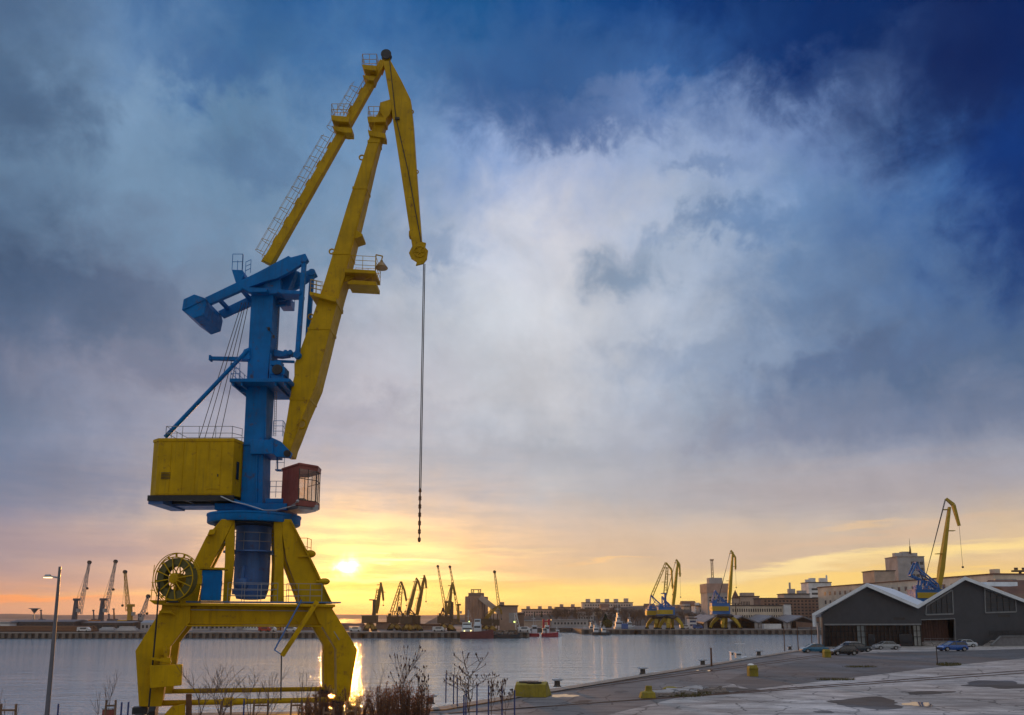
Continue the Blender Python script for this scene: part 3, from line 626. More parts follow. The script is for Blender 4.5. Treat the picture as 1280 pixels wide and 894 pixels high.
# rear strut and stay
mb = MB(); mb.bar(S(262.5, 448.2), S(313, 449.5), .28, .2, h2=.26); mb.box(tuple(S(263.5, 448.2)), (.12, .4, .34)); mb.build('rear_strut', BLU, C, bev=.01)
mb = MB(); mb.tube(S(206.5, 546.5, -.9), S(310, 437.5, -.9), .13, n=12); mb.prism([S(299, 449, -.9), S(305, 437, -.9), S(312, 434, -.9), S(312, 449, -.9)], (0, .12, 0)); mb.build('back_stay', BLU, C, smooth=True)
mb = MB(); mb.tube(S(206.5, 546.5, .9) , S(310, 437.5, .9), .10, n=12); mb.build('back_stay', BLU, C, smooth=True)
for i, (x0, x1, y) in enumerate(((302.5, 249, -.5), (305.5, 256, -.2), (307.5, 265.5, .2), (311, 274.5, .5))):
    mb = MB(); mb.tube(S(x0, 378, y), S(x1, 548, y), .022, n=5); mb.build('hoist_rope', ROPE, C)
# mast head: cross arms, sheave boxes, ladders
splate([(300.8, 359.5), (304, 358.5), (333.6, 360.5), (333.6, 364.8), (312, 365.2)], -1.3, -.76, 'head_arm', BLU)
splate([(345, 361.5), (375.8, 363.6), (375.6, 367.4), (352, 367), (346, 364.5)], -1.3, -.3, 'head_arm', BLU)
splate([(346, 344), (368, 334), (370, 339), (360, 362), (344, 364)], -.3, .3, 'sheave_housing', BLU)
splate([(329, 352), (350, 347), (351, 366), (331, 368)], -.9, .9, 'mast_head', BLU)
mb = MB(); mb.box(tuple(S(359, 381, 1.0)), (.75, .9, .55)); mb.box(tuple(S(358, 372.5, 1.0)), (.5, .7, .5)); mb.build('motor_box', GBL, C, bev=.03)
mb = MB(); mb.bar(S(343, 376), S(357, 375.2), .14, .1); mb.bar(S(343, 382.5), S(357, 382), .14, .1); mb.railing([S(366, 367, -.3), S(375, 367, -.3)], 1.0, .5, .016, 2); mb.railing([S(352, 384, -.3), S(368, 384.5, -.3)], .7, .4, .016, 1); mb.build('head_frame', BLU, C)
mb = MB()
for x in (345.5, 348): mb.tube(S(x - 3.2, 545, .3), S(x, 385, .3), .02, n=5)
for k in range(52):
    t = k / 52; y = 545 + (385 - 545) * t; mb.tube(S(342.3 + 3.2 * t, y, .3), S(344.8 + 3.2 * t, y, .3), .014, n=4)
mb.build('mast_ladder', GALV, C)
mb = MB(); mb.railing([S(341, 545.5, -.6), S(353, 545.5, -.6), S(356, 549, .6)], 1.0, .6, .018, 2); mb.build('upper_access_railing', BLU, C); mb = MB(); mb.railing([S(337, 622, .5), S(352, 622, .5)], 1.05, .5, .018, 2); mb.build('cab_walkway_railing', BLU, C); mb = MB(); mb.tube(S(347, 570), S(347, 588), .04); mb.bar(S(345, 588), S(356, 588.3), .4, .08); mb.railing([S(345, 588, 0), S(355, 588, 0)], 1.0, .4, .016, 1); mb.build('cab_access_railing', BLU, C)
# rocking lever with counterweight
LV = [(256, 372), (322, 340.3), (360.5, 319.7), (363.5, 321.6), (381.6, 316.9), (385.3, 325), (380, 328), (362, 340), (346, 348), (330, 352), (301, 362.8), (262, 380)]
splate(LV, -1.15, -.85, 'rocking_lever', BLU); lv2 = MB(); lv2.prism([S(x, y, -1.15) + V(0, 2.2, 0) for x, y in LV], (0, .3, 0)); lv2.build('rocking_lever', BLU, C, bev=.02)
mb = MB(); mb.bar(S(322, 341, -1.15) + V(0, .3, 0), S(361, 320.5, -1.15) + V(0, .3, 0), .08, .08); a, b = S(322, 341.5, -1.15), S(361, 321, -1.15)
mb.prism([a + V(0, .3, -.05), b + V(0, .3, -.05), b + V(0, 2.2, -.05), a + V(0, 2.2, -.05)], (0, 0, -.06)); mb.build('lever_deck', BLU, C)
mb = MB()
for t in (.12, .5, .8):
    q = S(262 + 75 * t, 375 - 33 * t, -.85); mb.bar(q, q + V(0, 1.9, 0), .22, .22)
mb.build('lever_crosspiece', BLU, C)
CW = [(229.2, 374), (242.5, 367.7), (255.9, 372.3), (257.3, 380), (254.5, 393.7), (241.8, 397.9), (227, 387.4)]
mb = MB(); mb.prism([S(x, y, -1.35) for x, y in CW], (0, 2.9, 0)); cw = mb.build('counterweight', BLU, C, bev=.04)
mb = MB(); mb.bar(S(228, 387.6, -1.38), S(257.5, 373.5, -1.38), .05, .05); mb.build('weld_seam', BLU, cw)
splate([(289.5, 337), (303, 337.5), (305, 345), (300, 353), (294.5, 353)], -1.1, -.2, 'lever_platform', BLU)
mb = MB(); mb.railing([S(290, 337, -1.1), S(302.5, 337, -1.1), S(303, 338, -.2)], 1.05, .5, .02, 1); mb.tube(S(290, 337, -1.1) + V(0, .9, 0), S(290, 337, -1.1) + V(0, .9, 1.05), .02); mb.railing([S(306.5, 344, -.6), S(313, 341, -.6)], .9, .35, .018, 2); mb.build('lever_railing', BLU, C)
# pull rods from lever to boom
for y in (-1.0, .95):
    mb = MB(); a, b = S(380.5, 325, -1.0), S(371.8, 446, -1.0); a.y = b.y = D0 + y
    mb.bar(a, b, .26, .3, side=(0, 1, 0)); mb.lathe([(.05, -.18), (.24, -.18), (.24, .18), (.05, .18)], b + V(0, 0, .1), 14, 'Y'); mb.lathe([(.05, -.2), (.24, -.2), (.24, .2), (.05, .2)], a, 14, 'Y'); mb.build('pull_rod', BLU, C, bev=.01)
# upper stay (back tie of the boom head)
a, b = S(334.8, 330, 0), S(479.5, 78, 0)
mb = MB(); mb.bar(a, b, .62, .55, side=(0, 1, 0), w2=.46, h2=.42); stay = mb.build('back_tie', YEL, C, bev=.03)
dd = (b - a).normalized(); nn = V(0, 1, 0).cross(dd).normalized()
if nn.x > 0: nn = -nn
L = (b - a).length
mb = MB(); l0 = .2; l1 = L * .955
for yy in (-.22, .22):
    mb.tube(a + dd*l0 + nn*.48 + V(0, yy, 0), a + dd*l1 + nn*.48 + V(0, yy, 0), .02, n=5)
k = l0
while k < l1:
    mb.tube(a + dd*k + nn*.48 + V(0, -.22, 0), a + dd*k + nn*.48 + V(0, .22, 0), .012, n=4)
    k += .3
k = l0
while k < l1:
    mb.bar(a + dd*k + nn*.25, a + dd*k + nn*.48, .04, .5); k += 1.5
mb.build('ladder', YEL, stay)
mb = MB(); k = .6; seg = [(l0 + .3, L*.60), (L*.635, L*.865)]
for s0, s1 in seg:
    k = s0
    while k < s1:
        c0 = a + dd*k + nn*.48; pts = []
        for i in range(9):
            t = math.pi * i / 8; pts.append(c0 + V(0, -.36*math.cos(t), 0) + nn * (.72*math.sin(t)))
        mb.path(pts, .017, 4); k += .82
    for t in (.25, .5, .75):
        o_ = V(0, -.36*math.cos(math.pi*t), 0) + nn * (.48 + .72*math.sin(math.pi*t)); mb.tube(a + dd*s0 + o_, a + dd*(s1-.1) + o_, .012, n=4)
mb.build('safety_cage', YEL, stay)
def basket(poly1, poly2, rail, hh, name, y0=-.65, y1=.25, parent=C):
    o = splate(poly1, y0, y1, name, YEL, parent)
    if poly2: splate(poly2, y0 + .15, y1, 'bracket', YEL, o)
    mb = MB(); r0, r1 = S(rail[0], rail[2], y0), S(rail[1], rail[2], y0); mb.railing([r0, r1, r1 + V(0, y1 - y0, 0), r0 + V(0, y1 - y0, 0)], hh, .45, .018, 1, True); mb.build('railing', YEL, o); return o
basket([(452, 80.5), (470.8, 82), (470.2, 88.8), (455, 86.5)], [(453, 93.7), (469, 95.5), (467, 101), (461, 100.5)], (452.5, 470.5, 80.8), .78, 'tie_platform')
basket([(413.6, 143.8), (437, 146), (436, 152.6), (424, 152), (414.5, 150)], [(415, 157.5), (440, 160), (440, 166), (432, 166), (419, 163)], (414, 437, 144), .82, 'tie_platform')
basket([(459, 146), (464, 145), (482.5, 147), (482, 152.5), (460, 152.6)], [(459.6, 162.5), (464, 163), (481.7, 167), (481.7, 172.6), (470, 171), (461, 169)], (460, 474, 146), .75, 'boom_top_platform')
mb = MB()
for x in (468.5, 471.5): mb.tube(S(x - 5, 172, -.5), S(x, 150, -.5), .015, n=4)
mb.railing([S(461, 163, -.7), S(468, 163, -.7)], .6, .4, .015, 1); mb.build('boom_top_ladder', YEL, C)
# main boom
bst = [(131, 477, 486, .32), (147, 469.5, 482.8, .36), (201, 452.3, 467.7, .46), (251.5, 435.6, 455, .56), (285, 425.5, 446.3, .62), (350, 406, 430, .72), (364, 401.5, 425.5, .75), (400, 389, 415.5, .8), (434, 376.5, 407, .84),
       (455, 367.8, 401.5, .86), (470, 367.8, 397.6, .86), (481, 365, 395, .86), (520, 359, 378.3, .84), (545, 354.5, 369.5, .8), (559, 352, 364, .78), (569, 355.5, 362.5, .7)]
mb = MB(); rings = []
for y, l, r, hd in bst:
    A_, B_ = S(l, y, -hd), S(r, y, -hd); rings.append([A_, B_, B_ + V(0, 2*hd, 0), A_ + V(0, 2*hd, 0)])
mb.loft(rings); boom = mb.build('boom', YEL, C, bev=.03)
mb = MB()
for x, y in ((452.3, 197), (414.8, 314.5), (388.5, 396), (377.5, 555)) [:3]:
    mb = MB(); mb.torus(S(x, y, -.3), .17, .05, 12, 6, 'Y'); mb.build('lifting_eye', YEL, boom)
mb = MB(); mb.torus(S(377.5, 530.5, -.5), .28, .07, 14, 6, 'Y'); mb.build('lifting_eye', YEL, boom)
splate([(442, 285), (453, 292.5), (453, 295), (441, 299)], -.6, .6, 'rope_guide', YEL, boom); splate([(475, 128), (488, 124), (490, 134), (487, 143), (481, 150), (474, 138)], -.42, .42, 'boom_head', YEL)
# boom platforms
o = splate([(430.5, 335.6), (469.6, 338), (469.6, 342), (430.5, 340.6)], -1.1, .7, 'boom_platform', YEL)
splate([(434.4, 352), (440, 350), (470.3, 352), (470.3, 357), (434.4, 355)], -.9, .5, 'lower_platform', YEL, o); splate([(428.5, 338), (443, 340), (443, 346), (434, 352), (428, 354)], -.6, .5, 'bracket', YEL, o)
mb = MB(); a, b = S(437, 336.4, -1.1), S(469.3, 338, -1.1); mb.railing([a, b, b + V(0, 1.8, 0), a + V(0, 1.8, 0)], .93, .75, .018, 2); mb.tube(S(466, 351.5, -.8), S(466, 338, -.8), .02); mb.tube(S(453, 351.5, -.8), S(470, 351, -.8) + V(0, 0, .5), .015); mb.build('railing', YEL, o)
mb = MB(); mb.path([S(469.3, 338, -1.1), S(470, 318.5, -1.1), S(478.2, 320.3, -1.1), S(477, 325.5, -1.1)], .04, 6); lamp_arm = mb.build('lamp_arm', YEL, C)
mb = MB(); q = S(476.8, 335.5, -1.1); mb.lathe([(.40, 0), (.41, .04), (.16, .38), (.10, .42), (.09, .52)], q, 18); mb.build('bell_lamp', mat('brass_shade', (.28, .17, .05), .4, metal=.6), lamp_arm, smooth=True)
o = splate([(387, 364.3), (420.5, 371.5), (420, 377), (414, 376), (387, 368.5)], -1.2, .9, 'side_platform', YEL)
mb = MB(); mb.railing([S(388, 364.5, -1.2), S(403, 367.8, -1.2)], .82, .4, .018, 2); mb.railing([S(388, 364.5, .8), S(401, 367.8, .8)], .82, .4, .018, 2); mb.build('railing', YEL, o)
# fly jib
js = [(76, 479, 488.5, .3), (100, 483, 501.5, .34), (124, 487.3, 513.2, .38), (151, 491.2, 516, .4), (201, 499, 519.4, .38), (251, 506.5, 523, .36), (292, 512.6, 526.2, .33), (309, 515.4, 527.8, .32)]
mb = MB(); rings = []
for y, l, r, hd in js:
    A_, B_ = S(l, y, -hd), S(r, y, -hd); rings.append([A_, B_, B_ + V(0, 2*hd, 0), A_ + V(0, 2*hd, 0)])
mb.loft(rings); jib = mb.build('fly_jib', YEL, C, bev=.03)
mb = MB(); mb.path([S(487, 76, -.45), S(495, 148, -.47), S(510, 213, -.44), S(526.5, 303, -.36)], .03, 5); mb.box(tuple(S(496.5, 148.5, -.45)), (.3, .15, .15)); mb.build('hoist_rope', ROPE, C)
mb = MB(); 
for x, y in ((514.5, 140), (520.5, 215), (516.5, 251)): mb.torus(S(x, y, 0), .13, .04, 10, 5, 'Y')
mb.box(tuple(S(514, 294, 0)), (.25, .5, .35)); mb.build('rope_eye', YEL, jib)
mb = MB(); mb.lathe([(.08, -.16), (.36, -.16), (.30, -.06), (.30, .06), (.36, .16), (.08, .16)], S(483, 69.5), 22, 'Y'); mb.build('top_sheave', DRK, C, smooth=True)
mb = MB(); mb.prism([S(478, 78), S(479.5, 66), S(486, 65), S(489, 78)], (0, .3, 0)); mb.prism([S(473, 84), S(478, 74), S(481, 78), S(477, 90)], (0, .4, 0)); mb.build('head_plate', YEL, C)
hp = [(511, 316), (515, 308), (527, 302), (532.5, 303.5), (531.5, 309), (535, 313), (533.5, 324), (529, 329.5), (519.5, 331.8), (521, 327.5), (514, 323)]
splate(hp, -.5, -.36, 'jib_head', YEL); splate(hp, .36, .5, 'jib_head', YEL)
mb = MB(); mb.lathe([(.08, -.12), (.42, -.12), (.36, -.05), (.36, .05), (.42, .12), (.08, .12)], S(524.6, 314.6, -.15), 22, 'Y'); mb.lathe([(.05, -.2), (.2, -.2), (.2, .2), (.05, .2)], S(524.6, 326, 0), 14, 'Y'); mb.build('jib_sheave', mat('sheave', (.10, .08, .02), .5, var=.2), C, smooth=True)
mb = MB()
for k in range(6):
    t = R(k * 60); q = S(524.6, 314.6, -.52); mb.bar(q, q + V(.36*math.cos(t), 0, .36*math.sin(t)), .05, .05, side=(0, 1, .01))
mb.torus(S(524.6, 314.6, -.52), .37, .035, 24, 5, 'Y'); mb.build('sheave_guard', YEL, C)
# hanging rope and chain
rp = S(530.3, 330, 0); zr = S(527, 611, 0).z; zr2 = S(524, 672, 0).z
mb = MB()
for q in (-.045, .045): mb.tube(rp + V(q, 0, 0), V(rp.x + q, rp.y, zr), .03, n=6)
mb.build('hanging_rope', ROPE, C)
mb = MB(); z = zr; i = 0; mb.tube((rp.x, rp.y, zr), (rp.x, rp.y, zr2 + .2), .05, n=6)
while z > zr2 + .2:
    mb.torus(V(rp.x, rp.y, z - .15), .075, .028, 10, 5, 'Y' if i % 2 == 0 else 'X'); mb.torus(V(rp.x, rp.y, z - .28), .075, .028, 10, 5, 'X' if i % 2 == 0 else 'Y'); z -= .26; i += 1
mb.ball((rp.x, rp.y, zr - .1), .09, 7, 1, 1, 1.6); mb.ball((rp.x, rp.y, z - .1), .10, 7, 1, 1, 1.5); mb.build('hook_chain', RUST, C)
# machinery house
yf, yb = -1.75, 1.9
fz = S(240, 549, yf).z; bz = S(240, 619, yf).z
xl = S(199, 549, yf).x; xr = S(293, 549, yf).x; xl0 = S(192.5, 550, yf + .45).x; xr0 = S(302.2, 556, -.95).x
hxl = S(196.5, 617, yf).x; hxr = S(290.6, 619, yf).x; hl0 = S(187.5, 620, yf + .45).x; hr0 = S(299, 621, -.95).x
plan = [(xl, D0 + yf), (xr, D0 + yf), (xr0, D0 - .95), (xr0, D0 + yb), (xl0, D0 + yb), (xl0, D0 + yf + .45)]
mb = MB(); mb.loft([[V(x, y, bz) for x, y in plan], [V(x, y, fz) for x, y in plan]]); house = mb.build('machinery_house', YEL, C, bev=.03)
cx = sum(p[0] for p in plan)/6; cyy = sum(p[1] for p in plan)/6
mb = MB(); pl2 = [(cx + (x-cx)*1.012, cyy + (y-cyy)*1.03) for x, y in plan]; mb.loft([[V(x, y, fz - .12) for x, y in pl2], [V(x, y, fz + .05) for x, y in pl2]]); mb.build('roof_rim', YEL, house)
mb = MB(); q0 = V(xr + (xr0-xr)*.45, D0 + yf + (-.95-yf)*.45 - .02, 0); q1 = V(xr + (xr0-xr)*.8, D0 + yf + (-.95-yf)*.8 - .02, 0)
zw0 = S(297, 600, -1.2).z; zw1 = S(297, 578, -1.2).z
mb.add([V(q0.x, q0.y, zw0), V(q1.x, q1.y, zw0), V(q1.x, q1.y, zw1), V(q0.x, q0.y, zw1)], [(0, 1, 2, 3)]); mb.xform(Matrix.Translation((.03, -.03, 0))); mb.build('window', DGL, house)
mb = MB()
for xx in (xl - .1, xl + 1.75, xr - .05): mb.box((xx, D0 + .1, bz - .16), (.14, 3.5, .3))
for yy in (yf + .1, -.3, yb - .1): mb.box(((xl0+xr0)/2, D0 + yy, bz - .17), (xr0 - xl0 - .1, .14, .33))
mb.build('floor_frame', DRK, house)
mb = MB(); mb.box(((xl0+xr0)/2 + .2, D0 + .9, bz - .36), (xr0 - xl0 - .5, 1.9, .1)); mb.box((xl0 + .5, D0, bz - .3), (.9, 3.2, .45)); mb.build('ballast_tray', GBL, house, bev=.02)
mb = MB(); mb.railing([V(xl + .2, D0 + yf + .4, fz + .05), V(xr - .3, D0 + yf + .4, fz + .05), V(xr0 - .1, D0 - .7, fz + .05)], .85, 1.1, .02, 1); mb.railing([V(xl + .2, D0 + yb - .2, fz + .05), V(xr0 - .2, D0 + yb - .2, fz + .05)], .85, 1.2, .02, 1); mb.railing([V(xl + .2, D0 + yf + .4, fz + .05), V(xl + .2, D0 + yb - .2, fz + .05)], .85, .8, .02, 1); mb.build('roof_railing', GALV, house)
# slewing platform under house and cab
mb = MB(); mb.box((OX + .1, D0 + .05, S(318, 636.5, 0).z), (4.4, 2.4, .4)); a = S(337, 625, -.3); b = S(353, 625, -.3); mb.box(((a.x+b.x)/2, D0 + .3, a.z - .1), (b.x - a.x + .3, 1.9, .28)); mb.bar(S(285, 623, -1.3), S(325, 637, -1.3), .2, .18); mb.build('slewing_platform', BLU, C, bev=.02)
mb = MB(); mb.path([S(276, 620.5, -1.9), S(290, 627, -2.0), S(308, 631, -2.0), S(330, 638, -2.1), S(345, 638, -1.6), S(372, 631, -1.9)], .04, 6); mb.build('loose_cable', GALV, C)
# driver's cab
cabp = [S(353.5, 583.6, -.4), S(374, 580.7, -2.1), S(396.5, 586, -1.15), S(400.5, 587.5, -.1)]
zt_, zb_ = S(374, 580.9, -2.1).z, S(372.8, 631.5, -2.1).z; zm_ = S(374, 618, -2.1).z
pl = [(cabp[0].x, cabp[0].y), (cabp[1].x, cabp[1].y), (cabp[2].x, cabp[2].y), (cabp[3].x, cabp[3].y), (cabp[3].x - 1.0, D0 + 1.0), (cabp[0].x, D0 + 1.1)]
def rg(pts, z, k=1.0, ctr=None):
    cx = sum(p[0] for p in pts)/len(pts); cy_ = sum(p[1] for p in pts)/len(pts); return [V(cx + (x-cx)*k, cy_ + (y-cy_)*k, z) for x, y in pts]
cab = None
mb = MB()
W_ = [V(x, y, 0) for x, y in pl]
def wall(i, j, z0, z1, th=.06):
    a, b = W_[i], W_[j]; mb.add([a + V(0,0,z0), b + V(0,0,z0), b + V(0,0,z1), a + V(0,0,z1)], [(0,1,2,3)])
low = zb_ + .45; 
wall(0, 1, zb_, zt_); wall(5, 0, zb_, zt_); wall(4, 5, zb_, low); wall(1, 2, zb_, low - .1); wall(2, 3, zb_, low - .1); wall(3, 4, zb_, low - .1)
wall(1, 2, zt_ - .22, zt_); wall(2, 3, zt_ - .22, zt_); wall(3, 4, zt_ - .22, zt_); wall(4, 5, zt_ - .22, zt_)
a, b = W_[4], W_[5]; m_ = a.lerp(b, .55); mb.add([m_ + V(0,0,low), b + V(0,0,low), b + V(0,0,zt_-.22), m_ + V(0,0,zt_-.22)], [(0,1,2,3)])
mb.loft([rg(pl, zb_ - .02, .9), rg(pl, zb_ + .02, 1.0)]); cab = mb.build('cab', BRN, C)
md = cab.modifiers.new('solid', 'SOLIDIFY'); md.thickness = .05
mb = MB(); mb.loft([rg(pl, zt_, 1.06), rg(pl, zt_ + .1, 1.06), rg(pl, zt_ + .16, .9)]); mb.build('roof', BRN, cab)
mb = MB()
def fr(i, j, ts, zs):
    a, b = W_[i], W_[j]
    for t in ts: q = a.lerp(b, t); mb.tube(q + V(0,0,low-.1), q + V(0,0,zt_-.2), .028, n=5)
    for z in zs: mb.tube(a + V(0,0,z), b + V(0,0,z), .026, n=5)
zz = [low - .1, low + (zt_-.2-low)*.66]
fr(1, 2, (.03, .52, 1.0), zz); fr(2, 3, (.5, 1), zz); fr(3, 4, (.35, .7), zz); fr(4, 5, (.2, .55), zz[:1]); mb.build('window_frame', DRK, cab)
for i, j in ((1, 2), (2, 3), (3, 4), (4, 5)):
    mb = MB(); a, b = W_[i], (W_[j] if i < 4 else W_[i].lerp(W_[j], .55)); mb.add([a + V(0,0,low-.1), b + V(0,0,low-.1), b + V(0,0,zt_-.2), a + V(0,0,zt_-.2)], [(0,1,2,3)]); mb.build('window', GLD if i in (3, 4) else GLS, cab)
mb = MB(); q = W_[1].lerp(W_[4], .5); mb.box((q.x - .1, q.y, low + .1), (.5, .5, .15)); mb.box((q.x - .35, q.y, low + .5), (.12, .5, .75)); mb.build('seat', DRK, cab, bev=.03)
mb = MB(); mb.loft([rg(pl, zb_ - .14, .8), rg(pl, zb_ - .03, .95)]); a = S(394, 638, -1.0); mb.box(tuple(a + V(0, 0, .15)), (.35, .4, .3), .3); mb.tube(a + V(0,0,.3), a + V(0,0,.55), .05); mb.build('floor_pan', GALV, cab)
mb = MB(); mb.ball(S(372, 626.5, -2.25), .1, 7); mb.tube(S(372, 627, -2.25), S(364, 632.5, -2.0), .03); mb.build('floodlight', GALV, cab)
mb = MB(); q = S(331, 420, -.9)
for x, y in ((336, 411), (342, 421)): mb.box(tuple(S(x, y, -.82)), (.12, .14, .18))
mb.bar(S(333, 409, -.82), S(341, 418, -.82), .04, .04); mb.build('aerial', DRK, C)

# splice plates, panel seams, vents and small fittings that break up the big painted faces
def collar(y, l, r, hd):
    mb = MB(); A_, B_ = S(l - .5, y, -hd - .03), S(r + .5, y, -hd - .03); A2, B2 = S(l - .2, y - 3.2, -hd - .03), S(r + .8, y - 3.2, -hd - .03)
    mb.prism([A_, B_, B2, A2], (0, 2*hd + .06, 0)); mb.build('splice_band', YEL, boom, bev=.01)
def lrh(y, st):
    for (y0, l0, r0, h0), (y1, l1, r1, h1) in zip(st[:-1], st[1:]):
        if y0 <= y <= y1:
            t = (y - y0)/(y1 - y0); return l0+(l1-l0)*t, r0+(r1-r0)*t, h0+(h1-h0)*t
for y in (178, 236, 318, 412, 500): collar(y, *lrh(y, bst))
mb = MB()
for y0, y1 in ((140, 330), (350, 540)):
    l0, r0, h0 = lrh(y0, bst); l1, r1, h1 = lrh(y1, bst); mb.bar(S(r0 - 1.6, y0, -h0 - .015), S(r1 - 2.2, y1, -max(h0, h1) - .03), .04, .03)
mb.build('edge_seam', YEL, boom)
mb = MB()
for k in range(1, 6):
    x = xl + (xr - xl) * k / 6; mb.box((x, D0 + yf - .012, (fz + bz)/2), (.05, .03, fz - bz - .16))
mb.box(((xl+xr)/2, D0 + yf - .012, bz + .12), (xr - xl, .035, .08)); mb.build('panel_seam', YEL, house)
mb = MB()
for k in range(5): mb.box((xl + .55, D0 + yf - .02, bz + 1.0 + k*.09), (.55, .04, .03))
mb.build('vent_louvre', DRK, house)
mb = MB(); mb.box((xl + (xr-xl)*.75, D0 + yf - .02, bz + 1.25), (.75, .03, 1.75)); dr = mb.build('door', YEL, house, bev=.01)
mb = MB(); mb.box((xl + (xr-xl)*.75 + .28, D0 + yf - .05, bz + 1.2), (.05, .06, .16)); mb.build('handle', DRK, dr)
mb = MB()
for q, w in ((Q(206, 815, -4.12), .5), (Q(188, 838, -4.12), .4), (Q(190, 862, -4.12), .4)): mb = MB(); mb.box(tuple(q), (w, .05, .35), TH); mb.build('access_plate', YEL, C, bev=.01)
mb = MB(); a, b = Q(215, 762, -3.94), Q(402, 764, -3.94); mb.tube(a, b, .025, n=5); mb.tube(b, Q(424, 800, -4.14), .025, n=5); mb.build('conduit', GALV, C)
# ------------------------------------------------------------------ far cranes
FY = mat('far_yellow', (.38, .25, .005), .6, var=.15, scale=.3); FB = mat('far_blue', (.012, .12, .36), .6, var=.2, scale=.3)
SY = mat('backlit_yellow', (.26, .15, .02), .7, var=.2, scale=.3); SD = mat('backlit_steel', (.10, .065, .04), .8, var=.2, scale=.3)  # yellow and steel darkened to brown, backlighting put into the colour
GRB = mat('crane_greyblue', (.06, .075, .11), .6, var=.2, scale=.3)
CG = 'portal cranes on the far quays'
def portal_crane(cx, D, label, boom, jib, house, legs, tie=None, lattice=False, fin=None, my=FY, mb_=FB, md_=DRK, band=None, hook=None, bw=(2.0, .9), mast=None, deck=None, gy=0.0):
    base = P(cx, 780, D); t = thing('portal_crane', label, 'crane', (base.x, D, gy), CG)
    s = D / 971.0
    hx0, hy0, hx1, hy1 = house
    zt_, zb_ = P(cx, hy0, D).z, P(cx, hy1, D).z; a, b = P(hx0, hy1, D).x, P(hx1, hy1, D).x; w = b - a; dep = min(5.0, max(3.5, w * .6))
    mb = MB(); mb.box(((a+b)/2, D, (zt_+zb_)/2), (w, dep, zt_-zb_)); mb.box(((a+b)/2, D, zt_ + .12), (w + .3, dep + .3, .2)); h = mb.build('machinery_house', mb_, t)
    if band:
        x0, y0, x1, y1 = band; q0, q1 = P(x0, y0, D), P(x1, y1, D)
        mb = MB(); mb.box(((q0.x+q1.x)/2, D, (q0.z+q1.z)/2), (q1.x - q0.x, dep + .5, q0.z - q1.z)); mb.build('yellow_band', FY, h)
    mb = MB(); cxm = P((legs[0] + legs[-1]) / 2, 780, D).x; lw = P(legs[-1], 780, D).x - P(legs[0], 780, D).x
    zr = zb_ - .5; mb.lathe([(lw * .16, zr - 1.4), (lw * .30, zr - 1.0), (lw * .34, zr - .2), (lw * .25, zr + .6)], (cxm, D, 0), 16); mb.build('slewing_ring', md_, t, smooth=True)
    ztop = zr - .6
    n = len(legs)
    for i, lx in enumerate(legs):
        xb = P(lx, 788, D).x; f = (xb - cxm) / (lw / 2 + .01); yb = (-1 if i % 2 else 1) * 3.6 * (1.0 - .25 * abs(f))
        xt = cxm + f * lw * .16; pts = [V(xt, D + yb * .25, ztop), V(xt + (xb - xt) * .45, D + yb * .55, ztop * .80 + gy * .2), V(xt + (xb - xt) * .85, D + yb * .9, (ztop) * .45 + gy * .55), V(xb, D + yb, gy + .8)]
        mb = MB(); ws = [1.9, 2.0, 1.7, 1.3]
        for k in range(3): mb.bar(pts[k], pts[k+1] - V(0, 0, .05), ws[k] * .8, ws[k], side=(0, 1, 0), w2=ws[k+1] * .8, h2=ws[k+1])
        lg = mb.build('leg', my, t)
        mb = MB(); mb.box((xb, D + yb, gy + .4), (2.0, .7, .8)); mb.build('bogie', DRK, lg)
    mb = MB()
    (bx0, by0), (bx1, by1) = boom; A, B = P(bx0, by0, D), P(bx1, by1, D)
    if lattice: mb.lattice(A, B, bw[0], bw[1], 10, .13, rb=.09)
    else:
        M_ = A.lerp(B, .28); mb.bar(A, M_, bw[0]*.7, bw[0] * .5, side=(0,1,0), w2=bw[0]*.8, h2=bw[0]); mb.bar(M_, B, bw[0]*.8, bw[0], side=(0,1,0), w2=bw[1]*.8, h2=bw[1])
    mb.build('boom', my, t)
    J = [P(x, y, D) for x, y in jib]; mb = MB()
    ww = [bw[1] * .6, bw[1] * 1.5, bw[1] * .55]
    if len(J) == 2: ww = [bw[1] * 1.2, bw[1] * .6]
    for k in range(len(J) - 1): mb.bar(J[k], J[k+1], .8, ww[k], side=(0,1,0), h2=ww[k+1])
    mb.build('fly_jib', my, t)
    if tie:
        mb = MB(); T0, T1 = P(*tie[0], D), P(*tie[1], D)
        mb.lattice(T0, T1, 1.2, .8, 10, .12, rb=.08); mb.build('back_tie', my, t)
    else:
        mb = MB(); mb.tube(P((hx0*.6+hx1*.4), hy0 - 6, D), J[0], .09, n=5); mb.tube(P((hx0*.6+hx1*.4), hy0 - 6, D) + V(.5,.8,0), J[0] + V(0,.5,0), .09, n=5); mb.build('back_tie', md_, t)
    if fin:
        mb = MB(); f = [P(x, y, D - .9) for x, y in fin]; c0_ = sum(f, V(0,0,0)) / len(f)
        for k in range(len(f)):
            for dy in (0, 1.7): mb.bar(f[k] + V(0,dy,0), f[(k+1) % len(f)] + V(0,dy,0), .36, .4)
            mb.bar(f[k], f[k] + V(0,1.7,0), .3, .3); mb.bar(f[k] + V(0,.8,0), c0_ + V(0,.8,0), .25, .28)
        mb.build('rocker_frame', mb_, t)
        mb = MB(); q = P((hx0+hx1)/2, hy0, D); 
        for dx in (-w*.35, -w*.1, w*.15, w*.38): mb.bar(V(q.x+dx, D-1, q.z), V(q.x+dx*.3, D-.6, q.z + 2.6), .25, .25)
        mb.box((q.x - w*.3, D, q.z+.8), (w*.2, 2, 1.4)); mb.railing([V(a, D - dep/2, zt_ + .2), V(b, D - dep/2, zt_ + .2)], 1.1, 1.5, .05, 1); mb.build('gear_frame', mb_, t)
